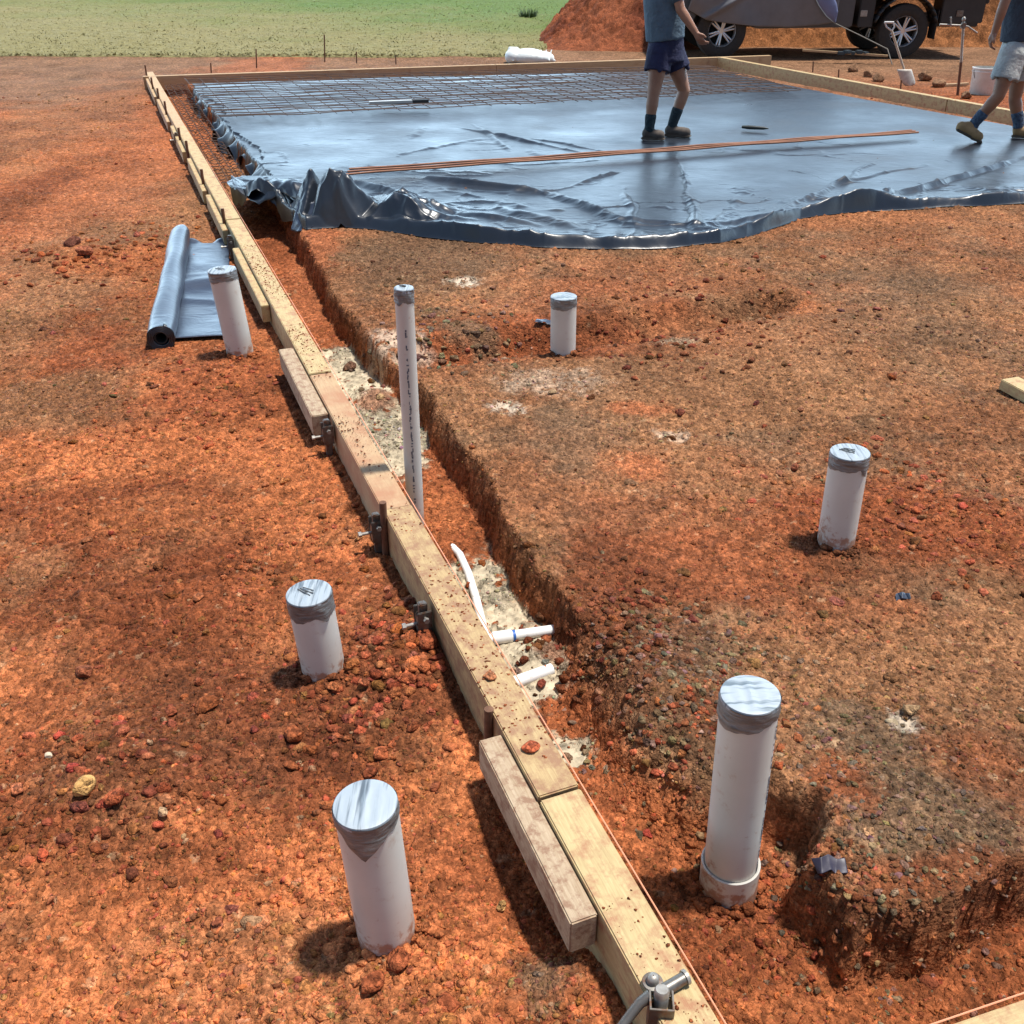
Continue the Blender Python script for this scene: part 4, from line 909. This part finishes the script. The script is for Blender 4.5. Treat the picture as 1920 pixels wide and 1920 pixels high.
def person(yy, J, skin, shirt, shorts, sock, bootm, hair, label, face=1.0, gather=.0, sleeve=.45):
    root = empty('person', (J['pel'].x, J['pel'].y, .1), label, 'person')
    bm = bmesh.new(); P = J['pel']; C = J['chest']; Nk = J['neck']; H = J['head']
    up = Vector((0,0,1)); ydir = Vector((0,1,0))
    lat = J['lat']
    ell(bm, P, (.13,.12,.13)); ell(bm, P.lerp(C,.5), (.12,.12,.17)); ell(bm, C, (.14,.15,.18))
    capsule(bm, C+lat*.15+up*.10, .055, C-lat*.15+up*.10, .055); capsule(bm, C+up*.12, .07, Nk+up*.04, .055)
    fd = J['face'].normalized(); ell(bm, H, (.088,.082,.115)); ell(bm, H+fd*.03-up*.055, (.060,.055,.055))
    ell(bm, H+fd*.095-up*.012, (.016,.013,.024)); sdv = fd.cross(up)
    for s_ in (-1,1):
        ell(bm, H+sdv*s_*.082-up*.01, (.014,.012,.030)); 
    for s_ in (-1,1):
        hip,kn,an = J['leg'][0 if s_ < 0 else 1][:3]
        capsule(bm, hip, .088, hip.lerp(kn,.5), .074); capsule(bm, hip.lerp(kn,.5), .074, kn, .053); capsule(bm, kn, .053, kn.lerp(an,.32), .054); capsule(bm, kn.lerp(an,.32), .054, an, .034)
    for (sh,el,wr,hd,cv) in J['arm']:
        capsule(bm, sh, .052, el, .040); capsule(bm, el, .040, el.lerp(wr,.3), .040); capsule(bm, el.lerp(wr,.3), .040, wr, .026); hand(bm, wr, hd, J.get('hs',fd).cross(hd).normalized() if True else fd, cv)
    fuse('body', bm, skin, root, .0065, 3)
    # eyes and mouth
    em = mat('eye',(.75,.72,.68),.2)[0]
    for s_ in (-1,1):
        bm = bmesh.new(); ell(bm, H+fd*.078+sdv*s_*.032+up*.012, (.012,.012,.008)); bmfin('eye', bm, em, root, True)
    bm = bmesh.new(); ell(bm, H+fd*.083-up*.058, (.012,.022,.006)); bmfin('mouth', bm, mat('lips',(.35,.12,.10),.5)[0], root, True)
    bm = bmesh.new(); ell(bm, H-fd*.016+up*.022, (.098,.092,.108)); bmfin('hair', bm, hair, root, True)
    # shirt
    bm = bmesh.new(); hem = P.lerp(C,.18)
    bmesh.ops.create_cone(bm, cap_ends=True, segments=28, radius1=.168, radius2=.175, depth=(C-hem).length+.02, matrix=Matrix.Translation((C+hem)/2)@(C-hem).to_track_quat('Z','Y').to_matrix().to_4x4())
    ell(bm, C+up*.02, (.165,.17,.16)); capsule(bm, C+lat*.15+up*.10, .075, C-lat*.15+up*.10, .075); capsule(bm, C+up*.12, .09, Nk, .065)
    for (sh,el,wr,hd,cv) in J['arm']: capsule(bm, sh, .072, sh.lerp(el,.55), .068)
    for i in range(6): a = i*1.05; p = hem+Vector((math.cos(a)*.135,math.sin(a)*.135,.01)); capsule(bm, p, .028, p+Vector((.02*math.cos(a*3),0,.20)), .012)
    fuse('shirt', bm, shirt, root, .009, 3)
    # shorts
    bm = bmesh.new(); ell(bm, P, (.15,.145,.15)); capsule(bm, P+up*.05-lat*.035, .118, P+up*.05+lat*.035, .118)
    bmesh.ops.create_cone(bm, cap_ends=True, segments=28, radius1=.17, radius2=.145, depth=.22, matrix=Matrix.Translation(P+up*.02))
    for s_ in (0,1):
        hip,kn,an = J['leg'][s_][:3]; e = hip.lerp(kn,J['hem']); ell(bm, hip, (.115,.115,.12))
        bmesh.ops.create_cone(bm, cap_ends=True, segments=28, radius1=.112, radius2=.118, depth=(e-hip).length, matrix=Matrix.Translation((hip+e)/2)@(e-hip).to_track_quat('Z','Y').to_matrix().to_4x4())
        for i in range(4): a = i*1.6+s_; q = e+Vector((math.cos(a)*.10,math.sin(a)*.10,.012)); capsule(bm, q, .018, q.lerp(hip,.7), .008)
    fuse('shorts', bm, shorts, root, .008, 2)
    for s_ in (0,1):
        hip,kn,an,heel,toe,sk = J['leg'][s_]; bm = bmesh.new(); t = kn.lerp(an,sk)
        capsule(bm, t.lerp(an,.15), .052, an, .044); capsule(bm, an, .044, Vector((an.x,an.y,an.z-.02)), .046); fuse('sock', bm, sock, root, .007, 2)
        boot(root, heel, toe, Vector((an.x,an.y,an.z-.02)), bootm, mat('sole',(.10,.075,.055),.8)[0])
    return root
y1 = 9.25; zs = .115
def Q(u,v,y=y1): return WY(u,v,y)
g = lambda u,y: Vector((WY(u,258,y).x, y, zs))
lowz = lambda p: Vector((p.x,p.y,zs))
J1 = dict(pel=Q(1248,92), chest=Q(1243,-25), neck=Q(1246,-72), head=Q(1252,-112), lat=Vector((.35,.93,0)), face=Vector((.9,.3,-.3)), hem=.42,
  leg=[[Q(1237,100,9.18),Q(1225,178,9.12),Q(1218,236,9.10),lowz(Q(1212,255,9.12)),lowz(Q(1238,255,9.08)),.66],
       [Q(1260,100,9.32),Q(1283,170,9.30),Q(1261,232,9.28),lowz(Q(1254,255,9.28)),lowz(Q(1286,258,9.22)),.52]],
  arm=[[Q(1262,-42,9.10),Q(1276,18,9.05),Q(1305,62,9.0),Vector((.55,-.1,-.75)),.6],[Q(1240,-42,9.42),Q(1240,10,9.5),Q(1250,50,9.5),Vector((.2,0,-1)),.7]])
person(y1, J1, M_SKIN, cloth('blue_shirt',(.11,.17,.22),(.07,.11,.15)), cloth('navy_shorts',(.018,.02,.07),(.010,.012,.04)), cloth('dark_sock',(.022,.045,.055),(.012,.025,.035),40), noisy('tan_boot',(.13,.10,.08),(.07,.055,.045),12,.8), mat('hair_brown',(.06,.035,.02),.7)[0],
  'person in blue shirt, navy shorts and dark socks standing on the plastic')
y2 = 9.15
J2 = dict(pel=Q(1912,95,y2), chest=Q(1930,-35,y2), neck=Q(1936,-80,y2), head=Q(1940,-122,y2), lat=Vector((.3,.95,0)), face=Vector((.85,-.2,-.35)), hem=.58,
  leg=[[Q(1898,105,9.05),Q(1872,180,9.0),Q(1826,232,9.05),Q(1800,248,9.05),lowz(Q(1832,268,9.0)),.60],
       [Q(1918,105,9.28),Q(1903,185,9.25),Q(1910,232,9.22),lowz(Q(1906,255,9.22)),lowz(Q(1938,260,9.15)),.55]],
  arm=[[Q(1905,-55,9.0),Q(1882,10,8.95),Q(1864,62,8.95),Vector((-.2,0,-1)),.8],[Q(1950,-55,9.3),Q(1975,10,9.3),Q(1990,60,9.2),Vector((.3,0,-1)),.6]])
per2 = person(y2, J2, M_SKIN2, cloth('dark_shirt',(.045,.06,.085),(.03,.04,.06)), cloth('light_shorts',(.50,.50,.47),(.32,.34,.33),7), cloth('blue_sock',(.10,.16,.24),(.03,.05,.10),40), noisy('yellow_boot',(.40,.25,.11),(.27,.16,.07),12,.8), mat('hair_dark',(.03,.02,.015),.7)[0],
  'person in light shorts, blue socks and yellow-brown boots striding at the right edge')
bm = bmesh.new(); tube(bm, [J2['pel']+Vector((.155*math.cos(a),.155*math.sin(a),.10)) for a in [k*math.pi/12 for k in range(25)]], .018, 8, False); bmfin('belt', bm, mat('belt',(.03,.028,.03),.6)[0], per2, True)
# ---------------------------------------------------------------- bucket, bag, shovel, stand
def bucket():
    b = W(1840,176,.0); root = empty('bucket', b, 'white plastic bucket standing on the dirt behind the right-hand formwork', 'bucket'); T = Matrix.Translation(b)
    bm = bmesh.new(); lathe(bm, [(.001,.0),(.140,.0),(.145,.01),(.165,.30),(.160,.30),(.140,.02),(.001,.015)], 36, T); bmfin('pail', bm, noisy('pail_white',(.74,.72,.66),(.60,.56,.49),8,.5,0,.1,.001,None,(.40,.26,.17),9,(.55,.75)), root, True)
    bm = bmesh.new()
    for zz,r in ((.30,.171),(.265,.167)): lathe(bm, [(r-.004,zz-.012),(r+.003,zz-.010),(r+.003,zz+.004),(r-.006,zz+.006)], 36, T)
    bmfin('rim', bm, mat('rim_white',(.76,.74,.70),.45)[0], root, True)
    bm = bmesh.new(); tube(bm, [b+Vector((.17*math.cos(a),-.02-.16*math.sin(a)*.3,.28-.20*math.sin(a))) for a in [math.pi*k/14 for k in range(15)]], .004, 6); bmfin('wire_handle', bm, M_STEEL, root, True)
bucket()
def bag():
    c = W(996,118,.0); X0 = WY(950,110,c.y).x; X1 = WY(1042,110,c.y).x; bm = bmesh.new()
    ell(bm, Vector(((X0+X1)/2-.05,c.y,.08)), (.30,.22,.13)); ell(bm, Vector((X0+.12,c.y+.02,.09)), (.15,.20,.12)); ell(bm, Vector((X1-.22,c.y,.07)), (.20,.20,.10)); capsule(bm, Vector((X1-.2,c.y-.05,.06)), .07, Vector((X1-.02,c.y-.08,.04)), .02); capsule(bm, Vector((X0+.15,c.y,.17)), .06, Vector((X0+.05,c.y+.05,.20)), .03)
    for i in range(8): capsule(bm, Vector((X0+.1+.08*i,c.y-.17,.05)), .02, Vector((X0+.14+.08*i,c.y-.06,.19)), .012)
    o = fuse('white_bag', bm, noisy('bag_white',(.74,.78,.76),(.66,.70,.70),6,.5,0,.8,.02), None, .012, 2); setp(o, 'crumpled white plastic bag lying behind the far formwork board', 'bag')
bag()
def shovel():
    foot = W(1702,160,.0); y = foot.y; top = WY(1667,42,y+.05); bl = foot+Vector((.0,-.02,.02)); root = empty('shovel', foot, 'long-handled shovel with pale muddy blade leaning in front of the ute wheel', 'shovel')
    d = (top-bl).normalized(); s0 = bl+d*.20
    bm = bmesh.new(); tube(bm, [s0-d*.05, top-d*.10], .015, 10); bmfin('shaft', bm, noisy('shaft_wood',(.50,.44,.36),(.36,.27,.18),20,.6), root, True)
    sx = Vector((1,0,0)); bm = bmesh.new(); tube(bm, [top-d*.11, top-d*.06+sx*.05, top+sx*.055], .010, 8); tube(bm, [top-d*.11, top-d*.06-sx*.05, top-sx*.055], .010, 8); tube(bm, [top+sx*.06, top-sx*.06], .013, 8); bmfin('d_grip', bm, mat('grip',(.55,.54,.52),.5)[0], root, True)
    V=[];Fc=[]; n=9;k=9
    for i in range(k):
        t=i/(k-1); wd=.095*(1 if t<.6 else math.sqrt(max(0,1-((t-.6)/.4)**2))*.9+.1)
        for j in range(n):
            q=j/(n-1)*2-1; V.append(s0-d*(.24*t)+sx*(wd*q)+Vector((0,-.02*(1-q*q)-.01,0)))
    for i in range(k-1):
        for j in range(n-1): Fc.append((i*n+j,i*n+j+1,(i+1)*n+j+1,(i+1)*n+j))
    o = meshobj('blade', V, Fc, noisy('blade_steel',(.60,.57,.52),(.42,.36,.30),14,.5,.2), root, True); s = o.modifiers.new('t','SOLIDIFY'); s.thickness = .004
shovel()
def stand():
    f = W(1798,180,.0); y = f.y; t = WY(1807,36,y); root = empty('marker_stand', f, 'rusty steel post with a crossbar clamped near its top, left of the bucket', 'post')
    bm = bmesh.new(); tube(bm, [f-Vector((0,0,.15)), f.lerp(t,.45)], .017, 10); bmfin('lower_post', bm, M_RUST, root, True)
    bm = bmesh.new(); tube(bm, [f.lerp(t,.45), t], .015, 10); ell(bm, t, (.022,.022,.028)); bmfin('upper_post', bm, M_ZINC, root, True)
    c = WY(1806,48,y-.03); bm = bmesh.new(); tube(bm, [WY(1762,46,y-.03), c, WY(1815,50,y-.03), WY(1832,62,y-.03)], .011, 8); tube(bm, [WY(1783,32,y-.03), WY(1783,50,y-.03)], .010, 8); bmfin('crossbar', bm, M_ZINC, root, True)
    bm = bmesh.new(); bbox(bm, c+Vector((0,.0,0)), (.05,.06,.06), None, .006); bmfin('clamp_block', bm, M_STEEL, root)
stand()
# ---------------------------------------------------------------- ute
def ute():
    yw = 17.15; fc = WY(1352,70,yw); rc = WY(1692,66,yw); R = .40
    fc.z = R+.0; rc.z = R+.0; xf, xr = fc.x, rc.x; z0 = .42
    root = empty('parked_ute', ((xf+xr)/2, yw+.9, 0), 'dark utility truck with alloy wheels and black tray parked beyond the formwork', 'utility truck')
    M_B = noisy('black_tray', (.016,.016,.018), (.028,.026,.026), 6, .45); M_G = noisy('grey_paint', (.085,.088,.095), (.07,.072,.078), 3, .35, .3, .02, .001); M_T = noisy('tyre', (.022,.021,.020), (.045,.035,.028), 30, .85)
    M_A = mat('alloy', (.62,.62,.63), .28, .8)[0]; M_D = mat('dark_well', (.008,.008,.008), .9)[0]; M_GL = mat('glass', (.02,.025,.03), .08)[0]
    # cab and nose
    def prism(name, pts, ya, yb, m, bev=.03):
        bm = bmesh.new(); f = bm.faces.new([bm.verts.new((x,ya,z)) for x,z in pts]); r = bmesh.ops.extrude_face_region(bm, geom=[f]); bmesh.ops.translate(bm, vec=(0,yb-ya,0), verts=[v for v in r['geom'] if isinstance(v,bmesh.types.BMVert)])
        bmesh.ops.recalc_face_normals(bm, faces=bm.faces); bmesh.ops.bevel(bm, geom=list(bm.edges), offset=bev, segments=2, affect='EDGES', clamp_overlap=True); return bmfin(name, bm, m, root, False)
    def arch(cx, r, a0, a1, n=9): return [(cx+r*math.cos(a), .40+r*math.sin(a)) for a in [a0+(a1-a0)*k/n for k in range(n+1)]]
    body = [(xf-.85,.55),(xf-.90,.85),(xf-.80,1.08),(xf+.35,1.16),(xf+1.0,1.72),(xf+1.95,1.76),(xf+2.08,1.10),(xf+2.08,.46),(xf+.55,.44)]+arch(xf,.50,.12,math.pi-.12)+[(xf-.55,.5)]
    prism('cab_body', body, yw-.02, yw+1.80, M_G, .02)
    gl = prism('side_window', [(xf+.55,1.20),(xf+1.03,1.64),(xf+1.88,1.66),(xf+1.95,1.20)], yw-.035, yw-.022, M_GL, .003)
    bm = bmesh.new(); bbox(bm, Vector((xf+1.25,yw-.03,.95)), (.02,.012,.9)); bbox(bm, Vector((xf+1.05,yw-.05,1.02)), (.16,.03,.03), None, .008); bmfin('door_handle', bm, M_B, root)
    bm = bmesh.new(); bbox(bm, Vector((xf-.80,yw+.12,.85)), (.12,.3,.18), None, .03); bmfin('headlight', bm, mat('lamp',(.7,.72,.75),.1)[0], root)
    # chassis, tray
    bm = bmesh.new(); bbox(bm, Vector(((xf+xr)/2+.35,yw+.45,.52)), (xr-xf+2.0,.10,.16), None, .01); bbox(bm, Vector(((xf+xr)/2+.35,yw+1.35,.52)), (xr-xf+2.0,.10,.16), None, .01); bbox(bm, Vector((xr,yw+.9,.40)), (.12,1.5,.12), None, .02); bmfin('chassis', bm, M_B, root)
    x0 = xf+2.14; x1 = xr+1.25
    bm = bmesh.new(); bbox(bm, Vector(((x0+x1)/2,yw+.9,.93)), (x1-x0,1.92,.10), None, .012); bbox(bm, Vector(((x0+x1)/2,yw-.05,1.12)), (x1-x0,.03,.26), None, .008); bbox(bm, Vector(((x0+x1)/2,yw+1.85,1.12)), (x1-x0,.03,.26), None, .008); bmfin('tray', bm, M_B, root)
    for i,(a_,b_,n_) in enumerate(((x0+.02,xr-.52,'toolbox'),(xr+.55,x1-.02,'toolbox'))):
        bm = bmesh.new(); zlow = .46 if i == 0 else .52
        bbox(bm, Vector(((a_+b_)/2,yw+.18,(zlow+.87)/2)), (b_-a_,.40,.87-zlow), None, .012); bx_ = bmfin(n_, bm, M_B, root)
        bm = bmesh.new(); bbox(bm, Vector(((a_+b_)/2-.05,yw-.03,.66)), (.11,.02,.09), None, .005); bmfin('latch', bm, M_ZINC if i == 0 else M_STEEL, bx_)
    bm = bmesh.new(); pts = arch(xr,.50,.25,math.pi-.25,12)
    for (xa,za),(xb,zb) in zip(pts[:-1],pts[1:]):
        q = [bm.verts.new(v) for v in ((xa,yw-.08,za),(xb,yw-.08,zb),(xb,yw+.28,zb),(xa,yw+.28,za))]; bm.faces.new(q)
    o = bmfin('wheel_guard', bm, M_B, root, True); s = o.modifiers.new('t','SOLIDIFY'); s.thickness = .02
    bm = bmesh.new(); bbox(bm, Vector((xr+.50,yw+.10,.50)), (.012,.30,.42), None, .003); bmfin('mudflap', bm, M_T, root)
    bm = bmesh.new(); bbox(bm, Vector((xr+.14,yw-.085,.905)), (.28,.02,.03), None, .004); bmfin('side_marker', bm, mat('amber',(.65,.20,.03),.3)[0], root)
    bm = bmesh.new(); bbox(bm, Vector((xr+.66,yw-.085,.915)), (.07,.02,.06), None, .004); bmfin('tray_sticker', bm, mat('sticker',(.7,.7,.7),.5)[0], root)
    bm = bmesh.new(); bbox(bm, Vector((x1+.03,yw+.9,.85)), (.05,1.7,.12), None, .01); bmfin('rear_bar', bm, M_B, root)
    def wheel(cx, cy, flip):
        T = Matrix.Translation((cx,cy,R))@Matrix.Rotation(math.pi/2,4,'X')   # local +z -> -y (towards camera)
        bm = bmesh.new(); lathe(bm, [(.215,.095),(.24,.125),(.33,.130),(.385,.110),(.400,.06),(.400,-.06),(.385,-.11),(.33,-.13),(.215,-.12)], 56, T)
        wo = bmfin('wheel', bm, M_T, root, True)
        bm = bmesh.new(); lathe(bm, [(.225,-.08),(.200,.03),(.205,.095),(.222,.118),(.228,.108)], 48, T); lathe(bm, [(.001,.085),(.035,.085),(.045,.07),(.05,.05)], 24, T)
        for k in range(6):
            a = k*math.pi/3+.3
            for da in (-.13,.13):
                p = T@Vector((.035*math.cos(a+da*2),.035*math.sin(a+da*2),.072)); q = T@Vector((.205*math.cos(a+da*.9),.205*math.sin(a+da*.9),.098)); tube(bm, [p,q], [.020,.015], 8)
        bmfin('rim', bm, M_A, wo, True)
        bm = bmesh.new(); lathe(bm, [(.001,.0),(.20,.0),(.20,-.02)], 32, T); bmfin('brake_disc', bm, M_D, wo, True)
    for cx in (xf,xr):
        wheel(cx, yw+.10, 1); wheel(cx, yw+1.68, 1)
    # grey tarp hanging over the near side of the cab
    n,k = 90,44; bt = [(1290,18),(1325,38),(1365,44),(1420,50),(1480,52),(1530,48),(1566,42)]
    bp_ = [WY(u,v,yw-.10) for u,v in bt]; px = [p.x for p in bp_]; pz = [p.z for p in bp_]; X=np.zeros((k,n));Y=X.copy();Z=X.copy()
    for j in range(n):
        t=j/(n-1); xb=px[0]+(px[-1]-px[0])*t; zb=np.interp(xb,px,pz); xt=px[0]+.1+(px[-1]-px[0]-.18)*t; zt=1.22+.45*float(sst(.35,.6,t))
        for i in range(k):
            s=i/(k-1); X[i,j]=xb*(1-s)+xt*s+.05*math.sin(s*3.14)*float(sst(.8,1,t)); Z[i,j]=zb*(1-s)+zt*s; Y[i,j]=yw-.09-.07*math.sin(min(1,s*1.15)*2.6)*(.5+.5*math.sin(t*9+.8))-.05*math.sin(t*23+s*4)*s*(1-s)
    Y -= .045*np.exp(-(((Z-.50)-.55*(X-px[0]-.1))/.05)**2); Y -= .04*np.exp(-((Z-(.62-.02*(X-px[0])))/.02)**2)*0
    M_TP = noisy('grey_tarp', (.17,.17,.18), (.13,.13,.14), 4, .5, 0, .5, .01)
    tp = empty('grey_tarp', (px[3],yw-.1,.5), 'dark grey tarp draped over the near side of the ute, tied with a rope', 'tarp')
    o = gridmesh('tarp_sheet', X,Y,Z, M_TP, None, True, tp); s = o.modifiers.new('t','SOLIDIFY'); s.thickness = .008
    # rolled-back blue-lined corner
    c = [WY(1566,43,yw-.16),WY(1550,30,yw-.17),WY(1536,10,yw-.18),WY(1524,-15,yw-.18)]; d_ = [WY(1566,43,yw-.16),WY(1571,22,yw-.20),WY(1569,8,yw-.2),WY(1560,-15,yw-.2)]
    M_TL = noisy('blue_lining', (.16,.19,.34), (.12,.14,.25), 5, .5, 0, .5, .01)
    o2 = ribbon('tarp_corner', c, d_, M_TL, .006, [(p+q)/2+Vector((0,-.05,0)) for p,q in zip(c,d_)], n=24, k=10, seed=3, amp=.005); o2.parent = tp; o2.matrix_parent_inverse = parent_world(tp).inverted()
    bm = bmesh.new(); tube(bm, c, .010, 8); bmfin('tarp_hem', bm, mat('hem_blue',(.42,.56,.66),.5)[0], tp, True)
    bm = bmesh.new(); e = WY(1664,92,16.2); tube(bm, [WY(1566,44,yw-.16), WY(1612,66,16.6), e, Vector((e.x+.08,e.y-.1,.02))], .008, 8); bmfin('guy_rope', bm, mat('rope',(.22,.20,.17),.8)[0], tp, True)
ute()
# jack / gear on the ground under the ute side and lumps by the right board
bm = bmesh.new(); a = WY(1578,103,16.4); 
for i in range(5): bbox(bm, a+Vector((.09*i,random.random()*.05,.02+.02*(i%2))), (.11,.10,.05), Matrix.Rotation(i*.5,3,'Z'), .01)
setp(bmfin('folded_strap', bm, mat('strap_dark',(.035,.05,.06),.6)[0]), 'small dark bundle of gear on the dirt beside the ute', 'strap')
for i,(u,v,r,l) in enumerate([(1600,132,.09,'lump of dry brown dirt left of the shovel, beyond the right-hand formwork'),(1628,142,.08,'broken brown clod just left of the shovel blade'),(1645,150,.09,'dark clod touching the dirt under the shovel handle'),(1735,148,.10,'brown clod right of the shovel blade'),(1760,160,.09,'brown clod left of the rusty post foot'),(1812,182,.07,'clod between rusty post and bucket')]):
    rock(u,v,r,(.27,.15,.085),l,seed=60+i,z=.02)
M_SCR = noisy('dark_scrap', (.020,.016,.032), (.035,.03,.055), 30, .45)
for i,(u,v,zz,w_,l) in enumerate([(1535,1672,.0,.032,'dark purple-black plastic scrap caught on the edge of the gravel bank'),(1022,600,.06,.04,'small blue-grey plastic scrap left of the farthest pad pipe'),(1690,1118,.06,.02,'tiny blue plastic scrap lying on the red soil at the right')]):
    c0 = W(u,v,zz); c0.z = landz(c0)+.012
    A = [c0+Vector((w_*(t-.5)*2, random.uniform(-.3,.3)*w_, random.uniform(.2,.9)*w_*.6)) for t in (0,.25,.5,.75,1)]; B = [p+Vector((random.uniform(-.3,.3)*w_,-w_*.8,-.012)) for p in A]
    o = ribbon('plastic_scrap', A, B, M_SCR if i == 0 else M_ROLL, .0012, None, l, 'plastic scrap', 40, 24, 40+i, w_*.5)
S.cycles.max_bounces = 5; S.cycles.diffuse_bounces = 3; S.cycles.caustics_reflective = False; S.cycles.caustics_refractive = False
